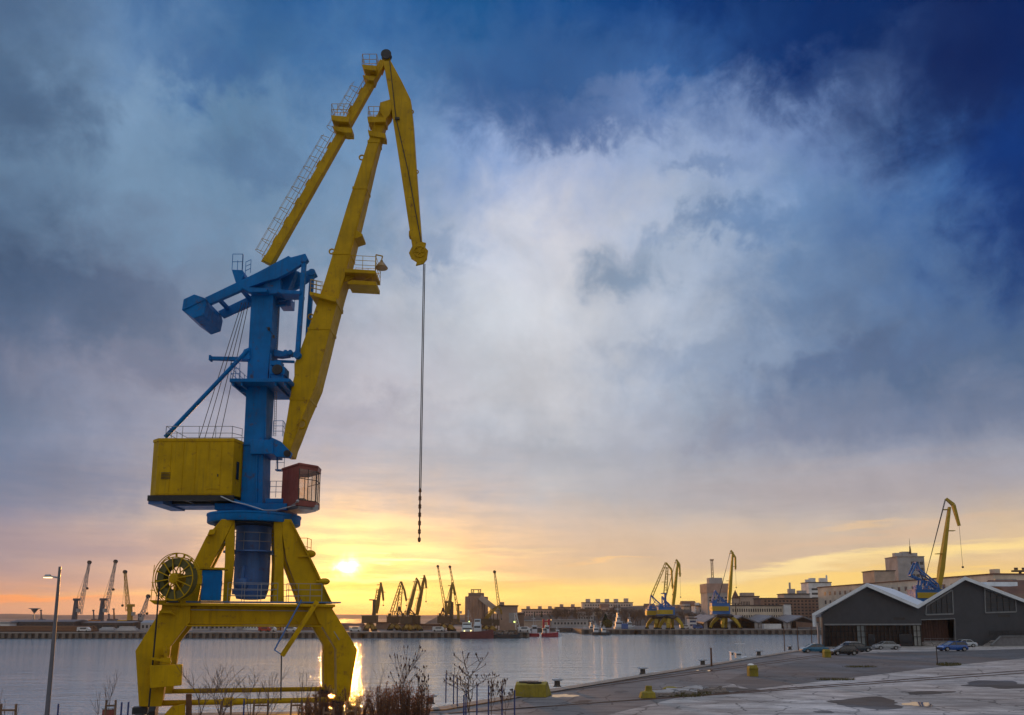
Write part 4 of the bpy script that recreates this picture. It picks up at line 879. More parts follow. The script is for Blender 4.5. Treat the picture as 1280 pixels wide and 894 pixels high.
    if mast:
        x0, y0, x1, y1 = mast; q0, q1 = P(x0, y0, D), P(x1, y1, D); mb = MB(); mb.box(((q0.x+q1.x)/2, D, (q0.z+q1.z)/2), (q1.x-q0.x, 1.6, q0.z-q1.z)); mb.box((q0.x - .3, D, q0.z), (2.6, 1.8, .5)); mb.build('mast', mb_, t)
    mb = MB(); hk = J[-1]; zz = hk.z - (hook or 6) ; mb.tube(hk, V(hk.x, hk.y, zz), .05, n=4); mb.ball((hk.x, hk.y, zz), .35, 5); mb.build('hoist_rope', ROPE, t)
    mb = MB(); q = A.lerp(B, .72); mb.box((q.x + 1.2, D, q.z), (2.4, 1.4, .2)); mb.box((q.x + .6, D, q.z + 1.0), (.1, 1.3, .1)); q = A.lerp(B, .45); mb.box((q.x - 1.2, D, q.z), (2.0, 1.4, .2)); q = A.lerp(B, .97); mb.box((q.x - .9, D, q.z), (1.5, 1.2, .25)); mb.build('boom_platform', my, t)
    return t
portal_crane(905, 388, 'blue and yellow portal crane on far quay, standing right before the round-topped tower block', ((911, 756), (916, 690)), [(913.6, 688), (919, 697), (919.4, 712)], (889, 754.4, 911, 768), (890, 901, 910, 923), fin=[(890, 755), (894, 738), (898, 744), (910, 755)], band=(888.6, 758, 909.4, 763.8), hook=9)
portal_crane(844, 380, 'slim yellow portal crane, right one of the close pair on the far quay', ((841.2, 757.5), (847.3, 702)), [(845.2, 699.5), (849.2, 705.5), (850, 721)], (822, 759.4, 842.5, 769), (826, 833, 842.5, 852), fin=[(828, 757), (828, 745.6), (837, 756.5)], band=(821.5, 762.4, 840, 768), hook=10)
portal_crane(820, 392, 'portal crane with lattice back tie, left one of the close pair on the far quay', ((831.6, 743), (834, 709)), [(832.4, 703.4), (839.3, 712), (840.6, 736)], (808, 762, 830, 769.5), (809.8, 818, 824, 836), tie=((814.4, 746), (832.4, 703.4)), lattice=True, fin=[(812, 760), (814, 744), (820, 750), (829, 758)], band=(807.4, 763.4, 819, 769), mast=(830, 742, 833, 762), hook=3, bw=(1.6, .9))
# right crane behind the hall
portal_crane(1165, 232, 'blue and yellow portal crane rising behind the grey hall roof at right', ((1172.5, 741), (1186.8, 634)), [(1182.5, 623.5), (1191.5, 631), (1199, 657.5)], (1140, 738, 1175, 752), (1143, 1155, 1168, 1184), fin=[(1139, 719), (1146, 703), (1150, 712), (1172, 730), (1174, 737), (1160, 727), (1158, 738), (1150, 738), (1152, 725)], band=(1141, 741, 1174, 748), hook=12.5, bw=(1.7, .8))
# cranes against the sunset, their backlit darkness painted into the colours
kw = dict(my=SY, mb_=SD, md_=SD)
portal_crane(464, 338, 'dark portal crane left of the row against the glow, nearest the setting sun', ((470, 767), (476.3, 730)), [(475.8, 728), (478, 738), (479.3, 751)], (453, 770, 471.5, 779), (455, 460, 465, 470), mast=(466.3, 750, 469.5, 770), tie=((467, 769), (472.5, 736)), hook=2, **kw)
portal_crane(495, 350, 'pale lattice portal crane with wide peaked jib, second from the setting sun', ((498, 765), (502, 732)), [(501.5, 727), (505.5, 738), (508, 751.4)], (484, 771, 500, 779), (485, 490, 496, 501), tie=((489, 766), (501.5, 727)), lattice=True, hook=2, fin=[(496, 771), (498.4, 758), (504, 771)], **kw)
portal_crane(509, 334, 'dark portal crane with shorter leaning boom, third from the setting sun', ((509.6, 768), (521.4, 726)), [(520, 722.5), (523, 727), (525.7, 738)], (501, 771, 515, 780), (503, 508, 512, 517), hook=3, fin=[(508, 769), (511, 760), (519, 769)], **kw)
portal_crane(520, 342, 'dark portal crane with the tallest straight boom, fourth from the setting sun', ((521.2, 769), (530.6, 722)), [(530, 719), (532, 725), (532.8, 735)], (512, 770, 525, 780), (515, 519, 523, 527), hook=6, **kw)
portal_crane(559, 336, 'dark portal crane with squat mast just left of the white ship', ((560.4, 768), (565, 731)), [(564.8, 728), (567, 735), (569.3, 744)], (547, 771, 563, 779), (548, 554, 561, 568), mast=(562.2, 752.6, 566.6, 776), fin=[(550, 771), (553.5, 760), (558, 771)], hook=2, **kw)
portal_crane(612, 330, 'low backlit unloading crane with short boom beside the silo conveyor', ((605, 776), (622, 758)), [(622, 757), (626, 762), (627, 768)], (600, 774, 615, 781), (601, 606, 613, 620), hook=2, **kw)
def mobile_crane(D, label, tower, boom, hook=None, m=GRB, mbase=SD, w=2.0, group='lattice boom harbour cranes', cabm=None):
    (tx0, ty0), (tx1, ty1) = tower; (b0, b1) = boom
    base = P(tx0, ty0, D); t = thing('mobile_harbour_crane', label, 'crane', (base.x, D, 0), group)
    mb = MB(); A, B = V(base.x, D, 2.5), P(tx1, ty1, D); mb.bar(A, B, w, w * 1.1, side=(0,1,0), w2=w*.7, h2=w*.7); mb.box((B.x + .3, D, B.z), (w*1.5, w, w * .6)); mb.build('tower', m, t)
    mb = MB(); q0, q1 = P(*b0, D), P(*b1, D); mb.lattice(q0, q1, 1.7, .8, 12, .16, rb=.10); mb.build('boom', m if m is not GRB else GALV, t)
    mb = MB(); mb.lathe([(.3, -.5), (1.0, -.5), (1.0, .5), (.3, .5)], q1, 10, 'Y'); mb.build('head_sheave', DRK, t)
    mb = MB(); mb.tube(B, q1, .07, n=4); mb.tube(B, q0.lerp(q1, .5), .06, n=4); mb.build('guy_rope', ROPE, t)
    mb = MB(); mb.box((base.x, D, 1.4), (9, 5, 1.6)); mb.box((base.x - 2.5, D, 3.2), (6, 3.4, 2.4))
    for dx in (-4, 4):
        mb.box((base.x + dx, D, .35), (1.6, 7, .7))
    mb.build('chassis', mbase, t)
    if hook:
        hz = P(hook[0], hook[1], D); mb = MB(); mb.tube(q1, V(q1.x, D, hz.z), .06, n=4); mb.ball((q1.x, D, hz.z), .7, 6); mb.build('hook_block', DRK, t)
    mb = MB(); q = A.lerp(B, .55); mb.box((q.x + w*.9, D - .5, q.z), (1.4, 1.6, 1.8)); mb.build('cab', cabm or GALV, t)
    return t
ORB = mat('orange_base', (.45, .17, .03), .6, var=.2)
mobile_crane(402, 'dark harbour crane with boom leaning right, leftmost on the distant left quay', ((92.4, 781), (95.4, 749.6)), ((99.3, 768), (111.8, 703)), (109, 735.6), mbase=ORB)
mobile_crane(398, 'dark harbour crane with boom leaning right, just right of its leftmost twin', ((125.5, 781), (128.6, 749.4)), ((132.4, 766), (144.5, 702)), (142, 737), mbase=ORB)
mobile_crane(392, 'yellow harbour crane with upright tower and near vertical lattice boom, distant left quay', ((162.2, 781), (162.6, 757)), ((160.2, 764), (156.3, 715)), (152, 757), m=mat('crane_amber', (.42, .24, .02), .6), mbase=mat('amber_base', (.55, .30, .02), .6), w=2.2)
mobile_crane(380, 'small grey crane with light boom and hanging grab, right beside the cable reel', ((174.4, 785), (174.2, 768)), ((176.5, 773), (185.3, 745.5)), (184, 767), w=1.2)
mobile_crane(560, 'far hazy lattice crane rising behind the sunset cranes, left one of two', ((558, 772), (557.5, 753)), ((556.5, 762), (547.3, 708)), m=SY)
mobile_crane(540, 'far hazy lattice crane rising just behind the squat-masted crane', ((573, 772), (572.8, 756)), ((572.5, 764), (562.4, 708.6)), m=SY)
mobile_crane(470, 'lattice crane with boom leaning left behind the silo conveyor', ((626, 772), (625.8, 757)), ((624.6, 765), (618.2, 715)), m=SY)
def mast_(px, ytop, D, label, head, name='light_mast', cat='light mast', zb=0, m=GALV, r=.22):
    q = P(px, ytop, D); t = thing(name, label, cat, (q.x, D, zb))
    mb = MB(); mb.tube((q.x, D, zb), (q.x, D, q.z), r * 1.4, r, 8); mb.build('pole', m, t)
    mb = MB()
    if head == 'ring':
        mb.lathe([(.4, -2.2), (1.6, -.4), (2.6, -.2), (2.6, 0), (.4, .1)], (q.x, D, q.z), 14)
    elif head == 'tee':
        mb.box((q.x, D, q.z), (6.4, .4, .25)); mb.box((q.x - 2.9, D, q.z - .1), (1.4, .7, .35)); mb.box((q.x + 2.9, D, q.z - .1), (1.4, .7, .35))
    elif head == 'tiers':
        for k in range(3): mb.box((q.x, D, q.z - k * 3.2), (6.0, 1.4, .7)); mb.box((q.x - 1.5, D, q.z - k*3.2 + .9), (1.2, .6, .9)); mb.box((q.x + 1.5, D, q.z - k*3.2 + .9), (1.2, .6, .9))
    mb.build('lamp_head', m, t); return t
mast_(43.4, 760.5, 372, 'pale round-headed light mast over the low left warehouse', 'ring')
mast_(1256.5, 724.5, 262, 'street light with two arms above the roof at far right', 'tee')
mast_(1275, 714, 300, 'floodlight mast with three tiers at the right edge', 'tiers', m=SD, r=.5)
mast_(919.5, 754, 430, 'thin pole standing behind the tower-block crane', 'tee', m=SD)
for px, yt, lab in ((51.2, 763, 'short dark crane jib stub right of the round-headed light mast'), (116.8, 763, 'short dark crane jib stub between the two dark harbour cranes'), (136, 768, 'tiny crane jib stub right of the second dark harbour crane'), (142.2, 761.5, 'thin rust brown crane jib left of the yellow harbour crane')):
    D = 640; q = P(px, yt, D); t = thing('distant_crane', lab, 'crane', (q.x, D, 0), 'tiny cranes over the left warehouse')
    mb = MB(); mb.bar((q.x + 1.5, D, 0), (q.x, D, q.z), 1.2, 1.2, w2=.7, h2=.7); mb.build('jib', RUST if px > 140 else GRB, t)
    mb = MB(); mb.box((q.x + 1.5, D, 2), (4, 3, 4)); mb.box((q.x, D, q.z), (1.5, 1, 1)); mb.build('cab', GRB, t)
# ------------------------------------------------------------------ far buildings
WIN = mat('dark_window', (.025, .028, .035), .25, var=.3, spec=.8)
_wm = {}
def block(name, label, px0, px1, ytop, D, depth, m, rows, cols, zb=0.0, roof=None, wy=(.15, .9), wx=(.04, .96), ws=(.55, .5), cat='building', group=None, roofh=.5, D1=None, gable=False, wm=None, extras=(), tt=None):
    """box building whose front runs from (px0,D) to (px1,D1)"""
    D1 = D if D1 is None else D1; a, b = P(px0, ytop, D), P(px1, ytop, D1); zt = a.z
    A, B = V(a.x, D, zb), V(b.x, D1, zb); u = (B - A).normalized(); L = (B - A).length; n = V(-u.y, u.x, 0)
    if n.y < 0: n = -n
    t = thing(name, label, cat, tuple((A + B) / 2), group)
    H = zt - zb
    mb = MB(); mb.prism([A, B, B + n * depth, A + n * depth], (0, 0, H)); mb.build('wall', m, t)
    mb = MB(); o = .35
    if gable:
        g = H * gable; mb.prism([A - u*o + V(0,0,H) , A - u*o + n*(depth/2) + V(0,0,H+g), A - u*o + n*depth + V(0,0,H)], u * (L + 2*o))
    else: mb.prism([A - u*o - n*o + V(0,0,H), B + u*o - n*o + V(0,0,H), B + u*o + n*(depth+o) + V(0,0,H), A - u*o + n*(depth+o) + V(0,0,H)], (0, 0, roofh))
    rf = mb.build('roof', roof or m, t)
    for ex, ew, eh in extras:
        mb = MB(); q = A + u*(L*ex) + n*(depth*.4) + V(0,0,H + roofh + eh/2 - .02); mb.box(tuple(q), (ew, ew*.7, eh), math.atan2(u.y, u.x)); mb.build('roof_hut' if ew > 1.2 else 'chimney', m, rf)
    if rows and cols:
        cw = L * (wx[1]-wx[0]) / cols; ch = H * (wy[1]-wy[0]) / rows; proto = None
        for r in range(rows):
            for c in range(cols):
                q = A + u*(L*wx[0] + cw*(c+.5)) + V(0,0,H*wy[0] + ch*(r+.5)) - n*.02
                if proto is None:
                    mb = MB(); hw, hh = cw*ws[0]/2, ch*ws[1]/2; w1 = [u*-hw + V(0,0,-hh), u*hw + V(0,0,-hh), u*hw + V(0,0,hh), u*-hw + V(0,0,hh)]
                    mb.prism([p - n*.02 for p in w1], n*.1); proto = bpy.data.meshes.new('window'); proto.from_pydata([tuple(p) for p in mb.v], [], mb.f); proto.materials.append(wm or WIN)
                o_ = bpy.data.objects.new('window', proto); COL.objects.link(o_); o_.parent = t; o_.location = q - V(*t['_o'])
    return t
def W(n, c, v=.25, s=.15, st=.3):
    c = tuple(min(.75, k * 1.8) for k in c)
    return mat(n, c + (1,), .85, var=v, scale=s, streak=st)
CRE = W('cream_render', (.36, .30, .23)); PNK = W('pinkish_render', (.30, .20, .17)); GRY = W('grey_render', (.22, .21, .21)); WHT = W('white_render', (.55, .54, .53)); BRK = W('brown_brick', (.13, .085, .065)); TIL = mat('dark_tiles', (.12, .055, .035, 1), .8, var=.3, scale=.3); DRF = mat('felt_roof', (.05, .045, .045, 1), .9, var=.3)
TAN = W('tan_concrete', (.26, .20, .16))
HZ = 9.0
# long apartment terraces on the slope
block('apartment_block', 'long pinkish apartment terrace with small roof huts, left end of the hillside row', 652, 694, 762, 620, 12, PNK, 4, 12, 0, DRF, extras=((.2, 3, 2.2), (.55, 3, 2.2), (.85, 3, 2.2)))
block('apartment_block', 'pinkish apartment terrace with roof huts, middle of the hillside row', 694.5, 726, 759.5, 625, 12, W('rose_render', (.27, .185, .165)), 4, 10, 0, DRF, extras=((.25, 3, 2.2), (.7, 3, 2.2)))
block('apartment_block', 'lower pale apartment block with stepped roof right of the hillside terraces', 722, 742, 764.5, 560, 12, GRY, 3, 6, 0, TIL)
block('apartment_block', 'highest pale apartment terrace with five roof huts above the bare trees', 728, 791, 753.5, 700, 12, W('pale_terrace', (.38, .30, .26)), 3, 18, 8, DRF, extras=((.12, 4, 3), (.32, 4, 3), (.5, 4, 3), (.68, 4, 3), (.88, 4, 3.5)))
block('low_warehouse', 'long low pale shed below the apartment terraces', 690, 735, 775.5, 470, 10, GRY, 1, 10, 0, GALV, wy=(.2, .85))
block('low_warehouse', 'low grey shed behind the moored boats', 655, 690, 776.5, 480, 10, TAN, 0, 0, 0, GALV)
block('low_warehouse', 'low white shed behind the grey patrol boats', 752, 775, 778, 440, 8, WHT, 1, 5, 0, GALV)
block('house', 'small white house on the slope left of the tower block', 853, 870, 755, 640, 10, GRY, 2, 4, 8, TIL, gable=.3)
block('house', 'pale house with stepped roof beside the tower block', 868, 884, 757.5, 600, 10, WHT, 3, 4, 6, DRF, extras=((.3, 3, 2),))
block('office_building', 'small pale office block beside the left pair of cranes, white canopy in front', 861, 887, 770, 450, 10, GRY, 3, 6, 0, DRF)
block('kiosk', 'small white cabin with dark blue windows in front of the pale office block', 861.5, 870.5, 773.5, 405, 5, WHT, 2, 1, 0, DRF, ws=(.9, .5), wm=mat('blue_panes', (.03, .06, .16, 1), .3))
# tower block with overhanging crown
t = block('tower_block', 'grey tower block with wider top storey behind the middle portal crane', 884, 910.5, 741, 520, 18, GRY, 8, 5, 0, W('crown_render', (.24, .16, .13)), roofh=6.2, extras=((.5, 9, 4),))
mb = MB(); q = P(896, 737, 520); mb.lattice((q.x, 530, q.z + 8), (q.x, 530, P(894, 700, 530).z), 1.2, 1.2, 8, .12); mb.box((q.x, 530, P(894, 700, 530).z), (2.6, 1, .8)); mb.build('antenna', SD, t)
t = block('turret_house', 'narrow turret house with pointed roof beside the tower block', 917.2, 924.2, 748, 500, 5, TAN, 2, 2, 0, TIL, roofh=.3)
mb = MB(); a = P(917.2, 748, 500); b = P(924.2, 748, 500); mx = (a.x+b.x)/2; mb.lathe([(2.4, a.z + .2), (1.5, a.z + 2.5), (.05, a.z + 5.5)], (mx, 502.5, 0), 8); mb.build('spire', TIL, t)
block('town_house', 'flat-topped brown and white house right of the pointed turret', 925, 949, 746, 500, 14, TAN, 3, 6, 0, DRF, extras=((.5, 8, 2.2),), wx=(.04, .5))
block('port_office', 'long low pale two-storey port office behind the gabled sheds', 912, 980, 757.5, 430, 10, CRE, 2, 22, 0, DRF, wy=(.35, .95))
block('stair_block', 'white windowless stair block beside the brown office front', 980, 988.5, 755.5, 428, 8, WHT, 0, 0, 0, DRF)
block('brown_office', 'dark brown office building with rows of small windows behind the stair block', 951, 1031, 748.5, 455, 14, BRK, 6, 16, 0, DRF, wy=(.3, .97))
block('roof_house', 'grey upper building with chimney above the dark brown office', 980, 1012, 743, 480, 12, GRY, 2, 8, 0, DRF, extras=((.4, 4, 3), (.35, 1, 7), (.8, 5, 2)))
block('office_tower', 'white banded office tower behind the long cream building', 1010.5, 1039, 728.5, 540, 14, WHT, 7, 1, 0, DRF, ws=(.86, .45), wx=(.06, .94), extras=((.1, 3, 2), (.3, 4, 3), (.75, 4, 3), (.95, 1, 5)))
block('long_warehouse', 'very long cream four-storey building with rows of small windows behind the grey hall', 1022, 1243, 735, 432, 15, CRE, 4, 24, 0, TIL, D1=292, wy=(.1, .95), ws=(.35, .42), extras=((.95, 3, 2),))
block('plant_room', 'plain brown block rising behind the long cream building', 1092.5, 1118.5, 714, 420, 14, TAN, 0, 0, 0, DRF)
t = block('high_rise', 'tall grey office high rise with rooftop aerials behind the cream building', 1121.5, 1155, 696, 600, 20, GRY, 7, 3, 0, W('high_rise_top', (.2, .17, .16)), ws=(.8, .5), wx=(.48, .97), wy=(.3, .95), extras=((.2, 6, 3), (.5, 7, 4), (.8, 5, 3)))
mb = MB(); q = P(1138, 692, 605); mb.tube((q.x, 605, q.z), (q.x, 605, P(1138, 673, 605).z), .35, .1, 6); mb.tube((q.x, 605, q.z), (q.x, 605, P(1138, 683, 605).z), .9, .5, 6); mb.build('antenna', SD, t)
block('far_right_block', 'dark gabled building at the right edge behind the hall', 1262, 1330, 742, 250, 20, BRK, 1, 6, 0, TIL, gable=.35)
# gabled market sheds
for i, (x0, x1) in enumerate(((880, 909), (909, 948), (948, 984), (984, 1024))):
    D = 402; a, b = P(x0, 777, D), P(x1, 777, D); A, B = V(a.x, D, 0), V(b.x, D, 0); w = b.x - a.x
    t = thing('gabled_shed', ('open-fronted shed with grey gable roof, leftmost of the quay row, behind the crane legs', 'open-fronted shed with grey gable roof, second of the quay row, right of the crane legs', 'open-fronted shed with grey gable roof, third of the quay row, a white pile inside', 'open-fronted shed with grey gable roof, last of the quay row, beside the grey hall')[i], 'shed', tuple((A+B)/2), 'gabled sheds on the far quay')
    ze = P(x0, 778, D).z; zp = P(x0, 769.8, D).z; dep = 34
    rl = [V(a.x, D, ze), V((a.x+b.x)/2, D, zp), V(b.x, D, ze), V(b.x, D, ze-.7), V((a.x+b.x)/2, D, zp-.7), V(a.x, D, ze-.7)]
    mb = MB(); mb.prism(rl, (0, dep, .9)); mb.build('roof', mat('shed_roof', (.16, .16, .18, 1), .6, var=.2, scale=.2), t)
    mb = MB(); mb.box((a.x + 1.0, D + 1, ze/2), (1.6, 1, ze)); mb.box((b.x - 1.0, D + 1, ze/2), (1.6, 1, ze)); mb.build('pier', GRY, t)
    mb = MB(); mb.box(((a.x+b.x)/2, D + dep - 1, ze/2 + .3), (w, .4, ze + .6)); mb.box((a.x + .2, D + dep/2, ze/2), (.2, dep - 4, ze)); mb.build('back_wall', mat('shade_black', (.012, .012, .013, 1), .9), t)  # black wall colour stands in for the shade inside the open shed
mb = MB(); q = P(966, 781, 398); mb.box((q.x, 400, 1.2), (9, 3, 2.4)); tag(mb.build('container', WHT), 'low white container in front of the third gabled shed', 'container')
WPALE = [CRE, PNK, GRY, WHT, TAN, BRK]
_r = random.Random(77)
for i in range(30):
    x = 742 + (i * 9.3) % 250 + _r.uniform(-3, 3); w = _r.uniform(6, 13); D = _r.uniform(560, 690); yt = _r.uniform(758.5, 766)
    if 808 < x < 850: yt += 2
    block('town_house', 'small house in the crowded town slope behind the far quay', x, x + w, yt, D, 9, WPALE[i % 6], _r.choice((2, 3)), _r.choice((3, 4, 5)), 3, TIL if i % 3 else DRF, gable=.3 if i % 2 else False, group='small houses on the town slope', cat='house', extras=((.3, 1.0, 1.6),))
# silo with conveyor at the middle
D = 352
t = thing('grain_silo', 'tall brown grain silo with rooftop cabin and sloping conveyor against the sunset', 'silo', tuple(V(P(594, 780, D).x, D, 0)))
a, b = P(581.5, 748, D), P(603.5, 748, D); zt2 = P(594, 745.5, D).z
mb = MB(); mb.prism([V(a.x, D, 0), V(b.x, D, 0), V(b.x + 2, D + 12, 0), V(a.x, D + 12, 0)], (0, 0, zt2)); 
for k in range(5): mb.lathe([(1.05, 0), (1.05, zt2 - .5)], (a.x + 1 + k * (b.x - a.x - 2) / 4, D, 0), 10)
mb.build('wall', W('silo_concrete', (.20, .12, .085)), t)
mb = MB(); q0, q1 = P(583, 746, D), P(602, 742.5, D); mb.box(((a.x+b.x)/2 + .8, D + 5, zt2 + .8), (b.x-a.x-1, 6, 1.6)); mb.build('head_house', BRK, t)
mb = MB(); q = P(594.5, 739, D); mb.lattice((q.x - 1.6, D + 4, zt2 + 1.5), (q.x - 1.6, D + 4, q.z + 1), 1.2, 1.2, 3, .12); mb.lattice((q.x + 1.6, D + 4, zt2 + 1.5), (q.x + 1.6, D + 4, q.z + 1), 1.2, 1.2, 3, .12); mb.box((q.x, D + 4, q.z + .8), (4.6, 2, .3)); mb.build('roof_frame', SD, t)
mb = MB(); mb.bar(P(600, 746.5, D - 1), P(627, 767, D - 1), 2.2, 2.4); mb.build('conveyor', TAN, t)
mb = MB()
for x in (606, 613.5, 617, 622): 
    yy = 746.5 + (x - 600) * 20.5 / 27; mb.bar(V(P(x, 780, D).x, D - 1, 0), P(x, yy + 2, D - 1), .4, .4)
mb.build('trestle', SD, t)
block('conveyor_tower', 'square brown building where the silo conveyor lands', 624.5, 647, 758, 348, 9, W('tower_brown', (.19, .125, .095)), 1, 1, 0, DRF, wx=(.5, .85), ws=(.9, .55), wm=mat('pale_pane', (.30, .28, .27, 1), .6), extras=((.12, 2.2, 1.5),))
block('annex', 'small brown annex right of the conveyor building', 647, 655, 768, 352, 8, BRK, 0, 0, 0, DRF)
block('customs_house', 'long white two-storey building framed between the crane legs', 297, 345, 775.8, 360, 9, WHT, 2, 12, 0, DRF, wy=(.1, .95), ws=(.35, .5))
block('yellow_kiosk', 'small ochre building right of the white building between the crane legs', 343, 350, 778, 352, 6, mat('ochre_wall', (.45, .24, .04, 1), .8), 1, 2, 0, TIL)
block('low_house', 'low brown house seen right of the sloping bar under the crane', 352, 372, 780, 350, 7, PNK, 1, 4, 0, TIL, gable=.3)
block('low_house', 'low row of brown houses behind the right crane leg', 376, 404, 779, 356, 8, BRK, 1, 6, 0, TIL, gable=.3)
block('low_house', 'low grey house seen left inside the crane portal', 262, 296, 780.5, 352, 8, GRY, 1, 6, 0, TIL)
block('low_house', 'small white gabled house at the far left inside the portal', 240, 262, 781, 350, 7, GRY, 1, 4, 0, TIL, gable=.4)
block('gabled_house', 'low gabled house below the setting sun, right of the crane leg', 436, 452, 782, 345, 7, PNK, 1, 3, 0, TIL, gable=.45)
block('low_shed', 'dark low shed behind the first backlit crane', 470, 484, 779, 372, 8, BRK, 0, 0, 0, TIL)
block('brick_terrace', 'low brown terrace with white windows between the sunset cranes', 526, 550, 781.5, 365, 8, W('brown_terrace', (.16, .09, .07)), 2, 8, 0, TIL, wm=mat('pale_window', (.3, .22, .17, 1), .6))
block('low_shed', 'low shed half hidden behind the grouped sunset cranes', 484, 526, 781, 380, 8, BRK, 0, 0, 0, TIL)
block('low_shed', 'dark low shed behind the crane portal leg glow', 404, 437, 781, 375, 8, BRK, 0, 0, 0, TIL, gable=.3)
# left port
block('port_shed', 'long dark open shed on the left far quay behind the lamp post', 12.5, 92, 777.3, 350, 14, mat('dark_shed', (.045, .045, .055, 1), .8, var=.3, scale=.3), 1, 8, 0, mat('shed_grey', (.12, .12, .14, 1), .7), wy=(.1, .75), ws=(.8, .8), gable=.25)
block('port_shed', 'long low dark shed between the left harbour cranes', 92, 165, 778.5, 356, 14, mat('dark_shed2', (.06, .05, .05, 1), .8, var=.3, scale=.3), 1, 8, 0, mat('shed_grey', (.12, .12, .14, 1), .7), wy=(.1, .75), ws=(.8, .8), gable=.2)
block('white_shed', 'pale white shed at the left edge of the far quay', -40, 12, 779, 345, 10, WHT, 0, 0, 0, GALV)
block('white_depot', 'whitish depot building just left of the big crane leg', 176, 192, 778.5, 340, 8, GRY, 1, 3, 0, GALV, gable=.3)
for i, (x0, x1, z, m, lab) in enumerate(((-30, 118, 1.9, RUST, 'long stack of dark rusty pipes along the left far quay'), (144, 170, 1.6, GRY, 'low stack of pale grey bales on the far quay below the yellow crane'), (122, 143, 1.3, GALV, 'low heap of grey sheet stock between the far left cranes'))):
    D = 320 + i * 4; a, b = P(x0, 790, D).x, P(x1, 790, D).x; mb = MB(); 
    k = 0
    for lay in range(3):
        for j in range(4 - lay): mb.tube((a + .6*lay, D + j*1.0 + lay*.5, .45 + lay*z*.38), (b - .6*lay, D + j*1.0 + lay*.5, .45 + lay*z*.38), z*.27, n=8)
    o = mb.build(('pipe_stack', 'bale_stack', 'sheet_stack')[i], m); tag(o, lab, 'cargo'); o['kind'] = 'stuff'
# vehicles and odds on the far quay (small)
def small_van(px, D, c, lab, L=5.0, hgt=2.0):
    q = P(px, 786, D); t = thing('parked_van', lab, 'van', (q.x, D, 0), 'small vehicles on the far quays')
    mb = MB(); mb.prism([V(q.x - L/2, D - .9, .4), V(q.x + L/2, D - .9, .4), V(q.x + L/2, D - .9, hgt*.6), V(q.x + L*.32, D - .9, hgt), V(q.x - L/2 + .1, D - .9, hgt)], (0, 1.8, 0)); mb.build('body', c, t, bev=.08)
    mb = MB(); mb.box((q.x + .1, D - .92, hgt*.76), (L*.5, .04, hgt*.26)); mb.build('window', WIN, t)
    for dx in (-L*.3, L*.3):
        mb = MB(); mb.lathe([(.1, -.95), (.36, -.95), (.36, .95), (.1, .95)], (q.x + dx, D, .36), 10, 'Y'); mb.build('wheel', RUB, t)
VW = mat('white_vehicle', (.6, .6, .6, 1), .35); VR = mat('red_vehicle', (.35, .03, .02, 1), .35); VB = mat('blue_vehicle', (.04, .12, .35, 1), .35)
for px, D, c, lab in ((872, 392, VB, 'blue van on the far quay between the two crane groups'), (331, 322, VR, 'red van by the water under the crane beam'), (338, 324, VW, 'white van by the water right of the red van'), (363, 326, VW, 'white van near the sloping bar, on the far bank'), (548, 325, VW, 'white van among the sunset cranes'), (105, 316, VW, 'small white van below the leftmost dark harbour crane'), (655, 322, VW, 'white van on the quay right of the conveyor building'), (856, 394, VW, 'white van right of the left crane pair'), (444, 325, VW, 'pale van on the quay just right of the crane leg')):
    small_van(px, D, c, lab)
mb = MB(); m2 = MB()
for (x0, y0), (x1, y1), st in (((159, 376), (60, 378), 3.2), ((60, 378), (34.5, 380), 3.2), ((6.5, 318), (-60, 313), 2.6), ((-60, 313), (-250, 306), 2.6)):
    n_ = int(math.hypot(x1-x0, y1-y0) / st)
    for k in range(n_ + 1):
        t_ = k / n_; mb.box((x0 + (x1-x0)*t_, y0 + (y1-y0)*t_ - .55, -1.3), (st*.45, .7, 1.9))
    m2.bar((x0, y0 - .5, -.12), (x1, y1 - .5, -.12), 1.2, .5)
struct(mb.build('quay_piles', mat('pile_concrete', (.15, .12, .10, 1), .85, var=.4, scale=.3), origin=(0, 300, -2))); struct(m2.build('quay_cap', mat('cap_concrete', (.24, .20, .17, 1), .85, var=.3, scale=.3), origin=(0, 300, -1)))
